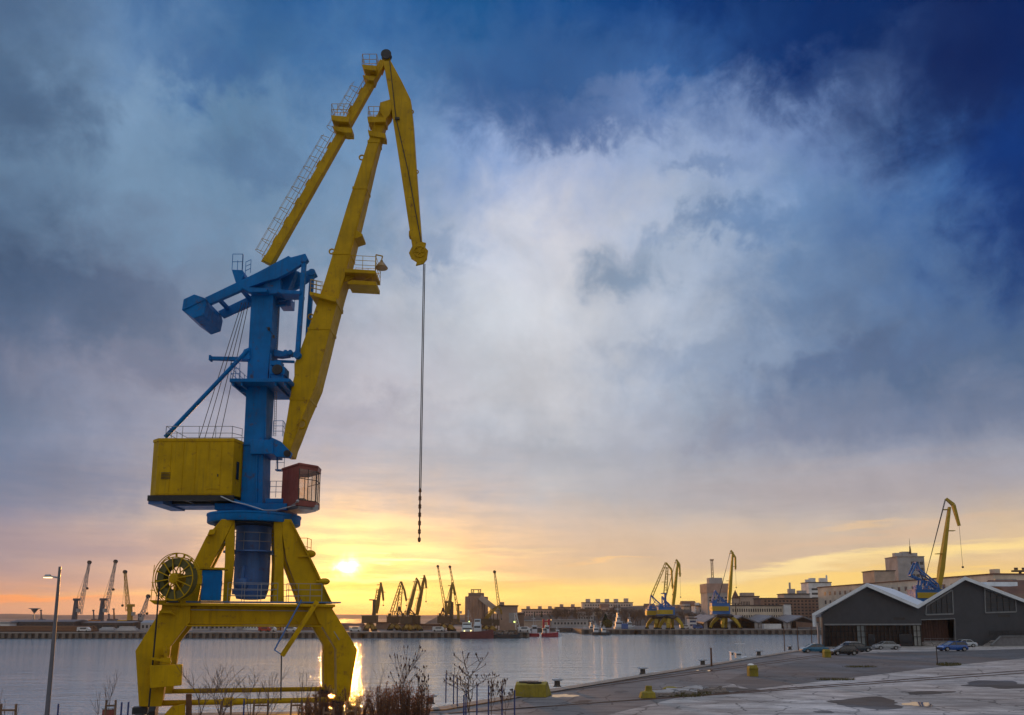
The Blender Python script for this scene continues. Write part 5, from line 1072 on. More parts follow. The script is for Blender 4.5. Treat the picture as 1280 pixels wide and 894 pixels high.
# ------------------------------------------------------------------ ships and boats
def hull(mb, x0, x1, y, w, z0, z1, bow=1, sheer=.5):
    n = 10; rings = []
    for i in range(n + 1):
        t = i / n; x = x0 + (x1 - x0) * t; tt = t if bow > 0 else 1 - t
        hw = w/2 * (1 - max(0, (tt - .62) / .38) ** 2.0) * (.85 + .15 * min(1, tt * 6)); hw = max(.05, hw); zz = z1 + sheer * max(0, tt - .45) ** 1.6 * 2
        fl = .72 if tt < .7 else .5
        rings.append([V(x, y - hw, zz), V(x, y - hw*fl, z0), V(x, y + hw*fl, z0), V(x, y + hw, zz)])
    return mb.loft(rings)
def boat(name, label, px0, px1, D, hm, cm, cabs, w, free, bow=1, mastz=None, cat='boat', group=None, details=None):
    a, b = P(px0, 790, D).x, P(px1, 790, D).x; t = thing(name, label, cat, ((a+b)/2, D, WZ), group)
    mb = MB(); hull(mb, a, b, D, w, WZ - .5, WZ + free, bow, free * .35); mb.build('hull', hm, t, smooth=True, angle=30)
    for f0, f1, z0, z1 in cabs:
        x0, x1 = a + (b-a)*f0, a + (b-a)*f1; mb = MB(); mb.box(((x0+x1)/2, D, WZ + free + (z0+z1)/2 - .05), (x1-x0, w*.6, z1-z0)); mb.box(((x0+x1)/2, D, WZ + free + z1), (x1-x0+.3, w*.65, .12)); c = mb.build('cabin', cm, t, bev=.05)
        mb = MB(); mb.box(((x0+x1)/2, D, WZ + free + z1 - (z1-z0)*.32), ((x1-x0)*.86, w*.6 + .06, (z1-z0)*.28)); mb.build('window_band', WIN, c)
    if mastz:
        mb = MB(); x = a + (b-a)*mastz[0]; mb.tube((x, D, WZ+free), (x, D, WZ + free + mastz[1]), .12, .05, 6); mb.tube((x - .9, D, WZ + free + mastz[1]*.7), (x + .9, D, WZ + free + mastz[1]*.7), .05, n=4); mb.tube((x, D, WZ + free + mastz[1]), (x + (b-a)*.25, D, WZ + free + .5), .03, n=4); mb.build('mast', VW, t)
    mb = MB(); mb.railing([V(a + (b-a)*.1, D - w*.4, WZ+free), V(a + (b-a)*.75, D - w*.42, WZ+free)], .8, 1.4, .03, 1); mb.build('railing', VW, t)
    return t
RH = mat('red_hull', (.13, .025, .025, 1), .5, var=.3, scale=.5, streak=.4); RH2 = mat('bright_red_hull', (.35, .02, .035, 1), .45); BLH = mat('black_hull', (.03, .03, .035, 1), .5); WH = mat('white_ship_paint', (.62, .66, .70, 1), .45, var=.1, scale=.4, streak=.25)
D = 308
t = boat('cargo_ship', 'maroon-hulled cargo ship with white superstructure moored below the silo', 576, 617, D, RH, WH, [(.04, .36, 0, 1.6), (.06, .33, 1.6, 3.4), (.40, .62, 0, 2.6), (.42, .60, 2.6, 4.8)], 7, 2.8, 1, (.22, 8.5), 'ship')
for k, (x, y) in enumerate(((586.5, 777), (580.5, 789), (588.5, 788.5))):
    mb = MB(); q = P(x, y, D - 3); mb.ball(q, .22, 6); mb.build('deck_lamp', emis('deck_lamp_light', (1.0, .85, .35) if k else (.7, 1, .3), 3.0), t)
t = boat('grab_barge', 'dark low barge with piled load right of the cargo ship', 616, 650, 312, BLH, SD, [(.62, .85, 0, 1.6)], 7, 1.6, 1, None, 'barge')
mb = MB(); q = P(632, 788, 312)
for k in range(9): mb.ball((q.x + random.uniform(-4, 4), 312 + random.uniform(-1.5, 1.5), WZ + 2.2 + random.uniform(0, .8)), random.uniform(.6, 1.3), 6, 1.3, 1, .8)
mb.build('load', SD, t)
mb = MB(); mb.lattice(P(644, 766, 312), P(647.5, 787, 312), .8, 1.8, 5, .1); mb.build('lattice_mast', VW, t)
mb = MB(); q = P(643, 777.5, 311); mb.ball(q, .3, 6); mb.build('deck_lamp', emis('lamp_green', (.8, 1, .2), 3.0), t)
t = boat('tugboat', 'bright red tug with twin red posts moored in the middle basin', 677, 698, 334, RH2, WH, [(.05, .3, 0, 2.0), (.2, .45, 0, 3.2)], 6, 1.6, 1, None)
mb = MB(); 
for x in (679.3, 686): q = P(x, 782, 334); mb.box((q.x, 334, WZ + 4.2), (.9, 1, 6.6))
mb.box((P(682.6, 779, 334).x, 334, WZ + 6.6), (3, .8, .6)); mb.build('gantry', RH2, t)
MG = 'small boats in the middle basin'
boat('workboat', 'white and red workboat with tall cabin left of the red tug', 656, 674, 338, RH2, WH, [(.2, .45, 0, 2.2), (.5, .85, 0, 3.4)], 5, 1.4, -1, (.6, 9), group=MG)
boat('motorboat', 'small white boat right of the red tug in the basin', 692, 702, 345, WH, WH, [(.3, .7, 0, 1.6)], 3, 1.0, 1, (.4, 3), group=MG)
boat('motorboat', 'small white boat nearest the yellow-green tree gap, left of the moored pair', 727, 735, 412, WH, WH, [(.3, .7, 0, 1.6)], 3, 1.0, 1, (.4, 3), group=MG)
boat('motorboat', 'larger white cabin boat behind the moored pair', 735, 745, 402, WH, WH, [(.2, .6, 0, 2.2), (.3, .5, 2.2, 4.2)], 4, 1.4, 1, (.4, 6), group=MG)
boat('motor_yacht', 'white motor yacht with dark hull line, left of the moored pair before the far quay', 740, 753, 366, BLH, WH, [(.15, .6, -.1, 2.0), (.2, .45, 2.0, 3.3)], 4, 1.3, 1, (.3, 5.5), group=MG)
boat('motor_yacht', 'white motor yacht with dark hull line, right of the moored pair before the far quay', 751, 763, 364, BLH, WH, [(.1, .5, -.1, 1.8)], 4, 1.3, 1, (.3, 3.5), group=MG)
boat('patrol_ship', 'white patrol ship with tall stepped mast behind the far quay', 768, 781, 398, WH, WH, [(.1, .75, 0, 2.6), (.2, .55, 2.6, 4.6), (.28, .42, 4.6, 7.0)], 6, 3.4, 1, (.35, 12.5), 'ship')
boat('patrol_ship', 'smaller white patrol boat with blue tarpaulin right of the stepped-mast ship', 782, 794, 399, WH, WH, [(.2, .65, 0, 2.4), (.3, .5, 2.4, 4.0)], 5, 3.2, 1, (.4, 7), 'ship')
mb = MB(); q = P(781, 787, 392); mb.box((q.x, 392, 1.3), (3.2, 2, 2.6)); tag(mb.build('tarpaulin_stack', VB, bev=.2), 'blue tarpaulin covered stack beside the smaller patrol boat', 'cargo')
# ------------------------------------------------------------------ bare trees
def branch(mb, p, d, L, r, lvl, rnd, n=4, spread=.5, up=.25, kids=3, sides=4, minr=.004, tips=None):
    q = p; seg = 3; dd = d.copy()
    for k in range(seg):
        dd = (dd + V(rnd.uniform(-.16, .16), rnd.uniform(-.16, .16), rnd.uniform(-.05, .12))).normalized(); e = q + dd * (L / seg)
        r1 = r * (1 - .22 * (k + 1)) if lvl else r * (1 - .3 * (k + 1)); mb.tube(q, e, max(minr, r * (1 - .22 * k)), max(minr * .7, r1), sides)
        if lvl > 0 and (k > 0 or lvl < n):
            for _ in range(kids if k == seg - 1 else max(1, kids - 2)):
                a = rnd.uniform(0, 6.283); s = rnd.uniform(.5, 1.0) * spread
                nd = (dd + V(math.cos(a) * s, math.sin(a) * s, up * rnd.uniform(.2, 1.2))).normalized()
                branch(mb, e if k == seg - 1 else q.lerp(e, rnd.random()), nd, L * rnd.uniform(.55, .8), max(minr, r1 * .75), lvl - 1, rnd, n, spread, up, kids, max(3, sides - 1), minr, tips)
        q = e
    if lvl == 0 and tips is not None: tips.append((q, dd))
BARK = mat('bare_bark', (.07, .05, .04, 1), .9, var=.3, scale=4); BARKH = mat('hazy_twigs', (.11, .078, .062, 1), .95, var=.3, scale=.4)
protos = []; TH_ = []
for s in range(5):
    rnd = random.Random(100 + s); tr = MB(); tr.tube((0, 0, 0), (0, 0, 3.4), .35, .26, 6); cr = MB()
    for _ in range(6):
        a = rnd.uniform(0, 6.28); branch(cr, V(0, 0, rnd.uniform(2, 4)), V(math.cos(a)*.6, math.sin(a)*.6, 1).normalized(), 4.2, .20, 3, rnd, 3, .75, .1, 3, 3, .05)
    t = thing('bare_tree', 'x', 'tree', (0, 0, 0), 'bare trees on the far slope'); TH_.append(max(p[2] for p in cr.v)); tr.build('trunk', BARKH, t); cr.build('crown', BARKH, t); protos.append(t)
rnd = random.Random(5); spots = []
for i in range(34): spots.append((796 - 118 * (i / 34) + rnd.uniform(-4, 4), 500 + (i * 37 % 150), i))
used = 0
lm = ['left', 'middle', 'right']
TL = 'leafless brown tree in the grey-brown wood between the patrol ships and the high terrace'
for px, D, i in spots:
    if px < 690: continue
    p_ = protos[i % 5]; q = P(px, 770, D)
    o = p_ if i < 5 else copy_tree(p_); zb = max(0, (D - 540) * .075); yt = rnd.uniform(757, 767); place(o, (q.x, D, zb), rnd.uniform(0, 6), TL, (P(px, yt, D).z - zb) / TH_[i % 5])
for i, (px, D) in enumerate(((800, 520), (808, 470), (852, 560), (858, 470), (864, 540), (846, 600), (874, 520), (838, 540), (815, 560), (826, 500), (790, 470), (783, 455))):
    q = P(px, 770, D); o = copy_tree(protos[i % 5]); zb = max(0, (D - 540) * .075); place(o, (q.x, D, zb), rnd.uniform(0, 6), 'leafless brown tree behind the close pair of portal cranes', (P(px, rnd.uniform(759, 768), D).z - zb) / TH_[i % 5]); o['group'] = 'bare trees behind the paired cranes'
for o in protos:
    if o.location.length < 1: place(o, (P(760, 770, 560).x, 560, 1), 1, TL)
def evergreen(px, D, h, w, col, label, name='evergreen_tree', conic=True):
    q = P(px, 780, D); t = thing(name, label, 'tree', (q.x, D, 0)); mb = MB(); mb.tube((q.x, D, 0), (q.x, D, h * .8), .2, .06, 6); mb.build('trunk', BARK, t)
    mb = MB(); rnd = random.Random(int(px))
    for _ in range(900):
        z = rnd.uniform(.08, 1); rr_ = w * (1 - z) ** .8 if conic else w * math.sqrt(max(0, 1 - (2*z-1)**2)); a = rnd.uniform(0, 6.28); r_ = rr_ * rnd.uniform(.5, 1.05); c = V(q.x + r_*math.cos(a), D + r_*math.sin(a), z*h); s = .35 * rnd.uniform(.6, 1.3)
        v1 = V(rnd.uniform(-1,1), rnd.uniform(-1,1), rnd.uniform(-1,1)).normalized()*s; v2 = V(rnd.uniform(-1,1), rnd.uniform(-1,1), rnd.uniform(-1,1)).normalized()*s
        mb.add([c - v1, c + v2, c + v1, c - v2], [(0,1,2,3)])
    mb.build('crown', mat('foliage_%d' % int(col[1]*1000), col + (1,), .9, var=.5, scale=1), t)
evergreen(757, 430, 7.5, 3.0, (.02, .035, .018), 'dark evergreen tree behind the moored yacht pair')
evergreen(760, 424, 4.4, 2.6, (.10, .10, .02), 'yellow-green bush in front of the dark evergreen', 'round_bush', False)
for i, (px, D, h) in enumerate(((668, 600, 9), (677, 600, 10), (694, 600, 11), (706, 595, 12), (719, 590, 13))):
    evergreen(px, D, h, 1.6, (.035, .04, .03), ['slim dark cypress before the left terrace end', 'slim dark cypress right of the terrace cypress pair start', 'slim dark cypress at the joint between the terraces', 'slim dark cypress before the middle terrace', 'tallest slim dark cypress before the stepped block'][i], 'cypress')
# ------------------------------------------------------------------ grey hall with two gables
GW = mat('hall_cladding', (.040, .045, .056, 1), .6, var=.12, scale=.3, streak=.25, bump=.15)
RW = mat('white_roof_sheet', (.74, .79, .84, 1), .4, metal=.2, var=.1, scale=.4, streak=.2); FRM = mat('grey_trim', (.20, .21, .22, 1), .5)
hA = V(P(1028, 807, 163).x, 163, 0); hB = V(P(1290, 804, 171).x, 171, 0); hu = (hB - hA).normalized(); hn = V(hu.y, -hu.x, 0)   # normal toward viewer
sk_ = V(math.sin(R(33)), math.cos(R(33)), 0)
def HF(px, py, out=0.0): return PL(px, py, hA + hn * out, hn)
hall = thing('gabled_hall', 'dark grey hall with two white-edged gables and a glazed ground floor', 'hall', tuple((hA + hB) / 2))
outl = [(1028, 768), (1083, 731.5), (1147.5, 758.5), (1206, 723.5), (1283, 752), (1345, 776)]
top = [HF(x, y) for x, y in outl]
def drop(p, z=-.05): return V(p.x, p.y, z)
gl = [(1031, 781.5), (1152, 777.8)]; zgl = HF(1031, 781.5).z
# main wall above the glazing, side piers
def fwall(poly, th=.3, name='wall', m=GW, out=0.0, parent=hall):
    mb = MB(); mb.prism([HF(x, y, out) if not isinstance(x, Vector) else x for x, y in poly], -hn * th); return mb.build(name, m, parent)
a = HF(1028, 781.5); b = HF(1152, 774.6)
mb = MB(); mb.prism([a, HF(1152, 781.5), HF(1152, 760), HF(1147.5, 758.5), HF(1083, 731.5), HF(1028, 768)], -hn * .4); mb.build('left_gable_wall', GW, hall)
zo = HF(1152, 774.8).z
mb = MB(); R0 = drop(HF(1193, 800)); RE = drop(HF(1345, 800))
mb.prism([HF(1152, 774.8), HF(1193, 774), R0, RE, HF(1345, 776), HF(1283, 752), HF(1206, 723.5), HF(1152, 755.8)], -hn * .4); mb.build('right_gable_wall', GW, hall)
mb = MB(); p0, p1 = drop(HF(1028, 800)), drop(HF(1031, 800)); mb.prism([p0, p1, HF(1031, 781.5), HF(1028, 781.5)], -hn * .4); mb.build('corner_pier', GW, hall)
# bodies behind
dep = 42
mb = MB(); q = [drop(HF(1028, 800)), drop(HF(1345, 800))]; zl = HF(1028, 768).z
w0 = q[0] + sk_ * .5; mb.prism([w0, w0 + sk_ * dep, w0 + sk_ * dep + V(0, 0, zl), w0 + V(0, 0, zl)], hu * .3); w1 = q[1] - hu*.4 + sk_ * .5; mb.prism([w1, w1 + sk_ * dep, w1 + sk_ * dep + V(0, 0, zl), w1 + V(0, 0, zl)], hu * .3)
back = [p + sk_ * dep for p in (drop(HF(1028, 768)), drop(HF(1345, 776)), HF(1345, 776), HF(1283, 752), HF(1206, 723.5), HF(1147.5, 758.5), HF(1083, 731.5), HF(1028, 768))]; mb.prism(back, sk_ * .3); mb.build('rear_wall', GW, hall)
# roof sheets with white verge
ro = [(1015, 767.2), (1083, 728.9), (1147.2, 756.3), (1206, 720.6), (1283, 750), (1350, 776)]
for i in range(5):
    a, b = HF(*ro[i], 1.0), HF(*ro[i+1], 1.0); mb = MB(); th = V(0, 0, -.75)
    mb.prism([a, b, b + th, a + th], sk_ * (dep + 2)); mb.build('roof', RW, hall)
a = HF(1015, 767.2, 1.0); mb = MB(); mb.prism([a + V(0,0,-.45), a + hu * .6 + V(0,0,-.2), drop(a + hu * .6, HF(1015, 783.5, 1.0).z), drop(a, HF(1015, 783.5, 1.0).z)], sk_ * 1.2); mb.build('verge_return', RW, hall)
for k, f in enumerate((.25, .5, .75)):
    q = HF(1206, 720.6, 1.0).lerp(HF(1283, 750, 1.0), .3) + sk_ * (dep * f); mb = MB(); mb.box((q.x + 3, q.y, q.z + .2), (7, 3, .9), 0.0)
    if k == 0: mb.build('roof_vent', RW, hall)
# glazed front: recess, floor, back wall, mullions
mb = MB(); g0, g1 = drop(HF(1031, 800), .02), drop(HF(1152, 800), .02); zt3 = HF(1090, 781.5).z
rec = 7.0; mb.prism([g0 + sk_ * rec, g1 + sk_ * rec, g1 + sk_ * rec + V(0, 0, zt3), g0 + sk_ * rec + V(0, 0, zt3)], -hn * .2); mb.build('inner_wall', mat('brown_interior', (.20, .10, .06, 1), .7, var=.3, scale=.6), hall)
mb = MB(); mb.prism([g0 + V(0,0,zt3), g1 + V(0,0,zt3), g1 + sk_*rec + V(0,0,zt3), g0 + sk_*rec + V(0,0,zt3)], (0, 0, .2)); mb.build('inner_ceiling', DRF, hall)
HG = glass_mat('hall_glass', (.03, .035, .04), .35, .03)
fr_ = [0, .08, .165, .25, .335, .42, .505, .59, .675, .76, .845, .93, 1.0]
for i in range(12):
    a, b = g0.lerp(g1, fr_[i]), g0.lerp(g1, fr_[i+1]); mb = MB(); m_ = HG if i not in (4,) else glass_mat('lit_pane', (.30, .36, .38), .7, .05)
    if i == 11: m_ = mat('frosted_pane', (.30, .31, .30, 1), .4)
    mb.add([a - hn*.2, b - hn*.2, b - hn*.2 + V(0,0,zt3), a - hn*.2 + V(0,0,zt3)], [(0,1,2,3)]); mb.build('pane', m_, hall)
mb = MB()
for f in [k / 24 for k in range(25)]: q = g0.lerp(g1, f); mb.box((q.x, q.y + .05, zt3/2), (.09, .14, zt3))
for z in (.1, zt3*.45, zt3*.72, zt3 - .08): mb.bar(g0 + V(0,0,z), g1 + V(0,0,z), .16, .12)
mb.build('mullions', DRK, hall)
for f in (.475, .80, .865):
    q = g0.lerp(g1, f) + hn * .1; mb = MB(); mb.box((q.x, q.y, 1.35), (1.6, .08, 2.7), math.atan2(hu.y, hu.x)); mb.build('door', DGL, hall)
mb = MB(); mb.bar(g0 + V(0,0,zt3 + .12) + hn*.12, g1 + V(0,0,zt3 + .12) + hn*.12, .2, .3); mb.build('lintel', FRM, hall)
mb = MB()
for f in (.02, .5, .98): q = g0.lerp(g1, f) - hn * 3; mb.box((q.x, q.y, zt3/2), (.4, .4, zt3))
mb.build('inner_column', GRY, hall)
# loading opening with red-brown doors
o0, o1 = drop(HF(1152.5, 800)), drop(HF(1193, 800)); zo1 = HF(1170, 774.6).z; zo0 = 1.0
mb = MB(); mb.prism([o0 - hn*1.6, o1 - hn*1.6, o1 - hn*1.6 + V(0,0,zo1), o0 - hn*1.6 + V(0,0,zo1)], -hn*.2); 
for k in range(12): q = o0.lerp(o1, (k+.5)/12) - hn*1.55; mb.box((q.x, q.y, zo1/2), (.12, .1, zo1))
mb.build('loading_door', mat('oxide_door', (.055, .018, .012, 1), .6, var=.3), hall)
mb = MB(); mb.prism([o0 + hn*.6 + V(0,0,0), o1 + hn*.6 + V(0,0,0), o1 - hn*1.6 + V(0,0,0), o0 - hn*1.6 + V(0,0,0)], (0,0,.95)); mb.build('loading_dock', CONC, hall)
mb = MB(); mb.bar(o0 + hn*.65 + V(0,0,1.05), o1 + hn*.65 + V(0,0,1.05), .1, .22); mb.railing([o0 + hn*.62 + V(0,0,.95), o1 + hn*.62 + V(0,0,.95)], .8, 1.5, .03, 1); mb.build('dock_rail', FRM, hall)
mb = MB(); mb.bar(HF(1151.5, 774.8, .05), HF(1193.5, 773.6, .05), .12, .18); mb.bar(HF(1193.3, 774, .05), drop(HF(1193.3, 800, .05)), .12, .18); mb.build('opening_trim', FRM, hall)
# slanted-top windows
def hwin(poly, cols, rows, zrows):
    pts = [HF(x, y, .06) for x, y in poly]; mb = MB(); mb.prism([p - hn*.02 for p in pts], -hn*.03); w = mb.build('window', mat('sky_glass', (.03, .04, .055, 1), .08, var=.3, scale=.4, spec=.5), hall)
    mb = MB(); n = len(pts)
    for i in range(n): mb.bar(pts[i], pts[(i+1)%n], .22, .30)
    mb.build('frame', FRM, w)
    mb = MB()
    x0, x1 = poly[0][0], poly[1][0]
    tl, tr = poly[3], poly[2]
    for k in range(1, cols):
        t = k/cols; b_ = HF(x0 + (x1-x0)*t, poly[0][1] + (poly[1][1]-poly[0][1])*t, .08); t_ = HF(tl[0] + (tr[0]-tl[0])*t, tl[1] + (tr[1]-tl[1])*t, .08); mb.bar(b_, t_, .1, .1)
    for r in zrows:
        yl = poly[0][1] - r; lx, rx = x0, x1
        # clip against sloping top
        def ytop(x): return tl[1] + (tr[1]-tl[1])*(x - tl[0])/(tr[0]-tl[0])
        xs = [x for x in [x0 + (x1-x0)*k/40 for k in range(41)] if ytop(x) < yl]
        if len(xs) > 1: mb.bar(HF(xs[0], yl, .08), HF(xs[-1], yl, .08), .16, .12)
    mb.build('glazing_bars', DRK, w)
hwin([(1157, 768.5), (1191.5, 767.5), (1190, 737.5), (1157.5, 757.5)], 5, 3, (7, 14, 21, 27))
hwin([(1231.5, 766), (1270, 764.8), (1269, 750), (1230.5, 736)], 5, 3, (7, 13, 19, 25))
mb = MB(); 
for x0, x1, y0, y1 in ((1117, 1131, 772, 775), (1248, 1262, 768.5, 771.5)):
    a, b = HF(x0, y1, .05), HF(x1, y0, .05); mb.add([a, V(b.x, b.y, a.z), b, V(a.x, a.y, b.z)], [(0,1,2,3)])
    mb.build('vent_grille', DRF, hall); mb = MB()
# entrance stair at the right with low wall
st = drop(HF(1240, 806)) + hn * 3.2; 
mb = MB(); d_ = hu; z0 = 0.0
e0 = drop(PL(1239, 806, st, hn)); e1 = drop(PL(1252, 806, st, hn)); e2 = drop(PL(1300, 806, st, hn)); zh = PL(1252, 795.5, st, hn).z
mb.prism([e0, e1 + V(0, 0, 0), e2, e2 + V(0,0,zh), e1 + V(0,0,zh), e0 + V(0,0,.3)], -hn * .35); mb.build('stair_wall', mat('stair_concrete', (.16, .16, .17, 1), .8, var=.2), hall)
mb = MB(); mb.bar(e0 + V(0,0,.4), e1 + V(0,0,zh+.1), .5, .14); mb.bar(e1 + V(0,0,zh+.1), e2 + V(0,0,zh+.1), .5, .14); mb.build('stair_coping', FRM, hall)
mb = MB()
for k in range(7): q = e0 - hn*1.6 + hu*(.35*k + .5); mb.box((q.x, q.y, .09 + .18*k), (.4, 2.4, .18 + .36*0), math.atan2(hu.y, hu.x))
mb.build('steps', CONC, hall); mb = MB(); mb.railing([e1 - hn*3 + V(0,0,zh), e2 - hn*3 + V(0,0,zh)], 1.1, 1.5, .04, 1); mb.build('stair_railing', DRK, hall)
# kerb and path along the hall
mb = MB(); k0 = hA - hu*6 + hn*2.8; k1 = hB + hu*80 + hn*4.5; mb.bar(k0 + V(0,0,.06), k1 + V(0,0,.06), .5, .12); struct(mb.build('kerb', mat('kerb_stone', (.33, .32, .31, 1), .8, var=.2)))
mb = MB(); mb.prism([k0 - hn*.25, k1 - hn*.25, k1 - hn*5.0, k0 - hn*2.6], (0, 0, .05)); struct(mb.build('pavement', CONC, origin=(0, 0, 0)))
# ------------------------------------------------------------------ cars
CLR = {}
def cpaint(n, c, r=.25):
    m = mat(n, c + (1,), r, metal=.1, var=.05, scale=2, spec=.6); m.node_tree.nodes['Principled BSDF'].inputs['Coat Weight'].default_value = .5; return m
RIM = mat('alloy_rim', (.42, .43, .45, 1), .35, metal=.7); HLM = mat('headlight_glass', (.6, .62, .65, 1), .1); TLM = mat('tail_light_red', (.30, .01, .01, 1), .2); CGL = mat('car_glass', (.018, .022, .028, 1), .05, spec=1.0)
def car(label, paint, style, loc, rz, sc=1.0):
    t = thing('parked_car', label, 'car', (0, 0, 0), 'cars parked by the grey hall')
    if style == 'sedan':
        L = 4.5; roof = [(-.95, 0), (-.62, .47), (.55, .50), (1.25, .03)]; belt = [(-2.2, .84), (-1.7, .92), (-1.1, .94), (1.2, .95), (1.9, .82), (2.2, .62)]; g0, g1 = -1.25, 1.35
        gp = [(-1.55, .92), (-.95, 1.38), (-.2, 1.43), (.35, 1.40), (1.28, .93)]
    elif style == 'hatch':
        L = 4.1; gp = [(-1.95, .95), (-1.62, 1.40), (-.4, 1.46), (.2, 1.41), (1.1, .93)]; belt = [(-2.05, .80), (-1.98, .93), (-1.1, .95), (1.1, .94), (1.75, .80), (2.05, .60)]
    else:
        L = 4.4; gp = [(-2.12, .95), (-1.95, 1.42), (-.4, 1.47), (.3, 1.42), (1.2, .94)]; belt = [(-2.2, .80), (-2.15, .94), (-1.1, .96), (1.2, .95), (1.9, .82), (2.2, .62)]
    hl = L / 2
    # body: sections along x, with rounded shoulders and wheel arches cut as dark wells
    prof = {p[0]: p[1] for p in belt}
    xs = [p[0] for p in belt]; rings = []
    def belt_z(x):
        for (xa, za), (xb, zb_) in zip(belt[:-1], belt[1:]):
            if xa <= x <= xb: return za + (zb_ - za) * (x - xa) / (xb - xa)
        return belt[-1][1]
    N = 22
    for i in range(N + 1):
        x = belt[0][0] + (belt[-1][0] - belt[0][0]) * i / N; z = belt_z(x); e = abs(x) / hl; w = .86 * (1 - .16 * max(0, e - .72) / .28 * e)
        zb2 = .22
        for wx_ in (-1.32, 1.36):
            if abs(x - wx_) < .37: zb2 = max(zb2, .32 + math.sqrt(max(0, .37**2 - (x - wx_)**2)) * .95)
        rings.append([V(x, -w * .93, zb2), V(x, -w, .45 if zb2 < .45 else zb2 + .02), V(x, -w * .98, z * .80), V(x, -w * .88, z), V(x, w * .88, z), V(x, w * .98, z * .80), V(x, w, .45 if zb2 < .45 else zb2 + .02), V(x, w * .93, zb2)])
    mb = MB(); mb.loft(rings); body = mb.build('body', paint, t, smooth=True, angle=50)
    # greenhouse
    up = []
    for x, z in gp: up.append((x, z))
    mb = MB(); rings = []; n = len(gp)
    lowp = [(gp[0][0], .9), (gp[0][0] * .6 + gp[-1][0] * .4, .93), (gp[-1][0], .9)]
    ring_l = [V(x, -.78 + (.14 if z > 1.2 else 0), z) for x, z in gp]; ring_r = [V(x, .78 - (.14 if z > 1.2 else 0), z) for x, z in gp]
    mb.add(ring_l + ring_r, [tuple(range(n))[::-1], tuple(range(n, 2*n))] + [(k, k+1, n+k+1, n+k) for k in range(n-1)] + [(n-1, 0, n, 2*n-1)]); mb.build('cabin', CGL, t)
    # roof and pillars in body colour
    mb = MB(); rf = [p for p in gp if p[1] > 1.2]
    mb.prism([V(rf[0][0]-.03, -.66, rf[0][1]-.02)] + [V(x, -.66, z + .035) for x, z in rf] + [V(rf[-1][0]+.05, -.66, rf[-1][1]-.02)], (0, 1.32, 0))
    for s in (-1, 1):
        f = lambda x, z: V(x, s * (.79 if z < 1.2 else .655), z)
        for (xa, za), (xb, zb_) in ((gp[0], gp[1]), (gp[-1], gp[-2])): mb.bar(f(xa, za - .02), f(xb, zb_), .05, .09)
        mb.bar(f(-.15, .93), f(-.2, 1.42), .04, .08); mb.bar(f(gp[1][0], gp[1][1]), f(gp[-2][0], gp[-2][1]), .05, .06)
        if style == 'wagon': mb.bar(f(-1.1, .93), f(-1.12, 1.42), .04, .1)
    mb.build('roof', paint, t)
    for wx_ in (-1.32, 1.36):
        for s in (-1, 1):
            mb = MB(); mb.lathe([(.2, -.11), (.30, -.11), (.325, -.07), (.325, .07), (.30, .11), (.2, .11)], (wx_, s * .76, .325), 20, 'Y'); wh = mb.build('wheel', RUB, t, smooth=True)
            mb = MB(); mb.lathe([(.03, -.02), (.20, -.02), (.22, .02), (.03, .02)], (wx_, s * .865, .325), 16, 'Y'); mb.build('rim', RIM, wh)
            mb = MB(); mb.lathe([(.05, -.1), (.37, -.1), (.37, .08), (.05, .08)], (wx_, s * .68, .36), 16, 'Y'); mb.build('wheel_well', RUB, t)
    for s in (-1, 1):
        mb = MB(); mb.box((hl - .12, s * .56, .60), (.14, .34, .13)); mb.build('headlight', HLM, t, bev=.03)
        mb = MB(); mb.box((-hl + .10, s * .60, .76), (.12, .26, .16)); mb.build('tail_light', TLM, t, bev=.02)
        mb = MB(); mb.box((.98, s * .90, .98), (.1, .16, .11)); mb.build('mirror', paint, t, bev=.02)
    mb = MB(); mb.box((hl - .04, 0, .38), (.14, 1.4, .2)); mb.box((-hl + .06, 0, .40), (.14, 1.4, .2)); mb.build('bumper', RUB if style != 'sedan' else paint, t, bev=.03)
    mb = MB(); mb.box((0, 0, .24), (3.9, 1.3, .12)); mb.build('underbody', RUB, t)
    place(t, loc, rz, None, sc); return t
def gp_(px, py): q = G(px, py); return (q.x, q.y, .012)
car('teal sedan parked leftmost, beside the quay edge poles', cpaint('teal_car', (.01, .12, .22)), 'sedan', gp_(1018, 816), R(180), 1.08)
car('black hatchback parked behind the yellow bin', cpaint('black_car', (.012, .011, .013)), 'hatch', gp_(1054, 819), R(188), 1.1)
car('white hatchback between the black hatchback and the dark estate car', cpaint('white_car', (.55, .57, .6)), 'hatch', gp_(1062, 813), R(196), 1.1)
car('dark blue-green estate car, right end of the bunch behind the black one', cpaint('dark_car', (.015, .03, .045)), 'wagon', gp_(1072, 815), R(12), 1.1)
car('silver sedan parked alone before the glazed hall front', cpaint('silver_car', (.30, .32, .34)), 'sedan', gp_(1108, 812), R(180), 1.1)
car('bright blue hatchback parked before the red-brown loading door', cpaint('blue_car', (.01, .09, .36)), 'hatch', gp_(1191, 814), R(184), 1.22)
car('pale silver sedan half hidden behind the bright blue hatchback', cpaint('pale_car', (.45, .50, .55)), 'sedan', gp_(1205, 809), R(180), 1.1)
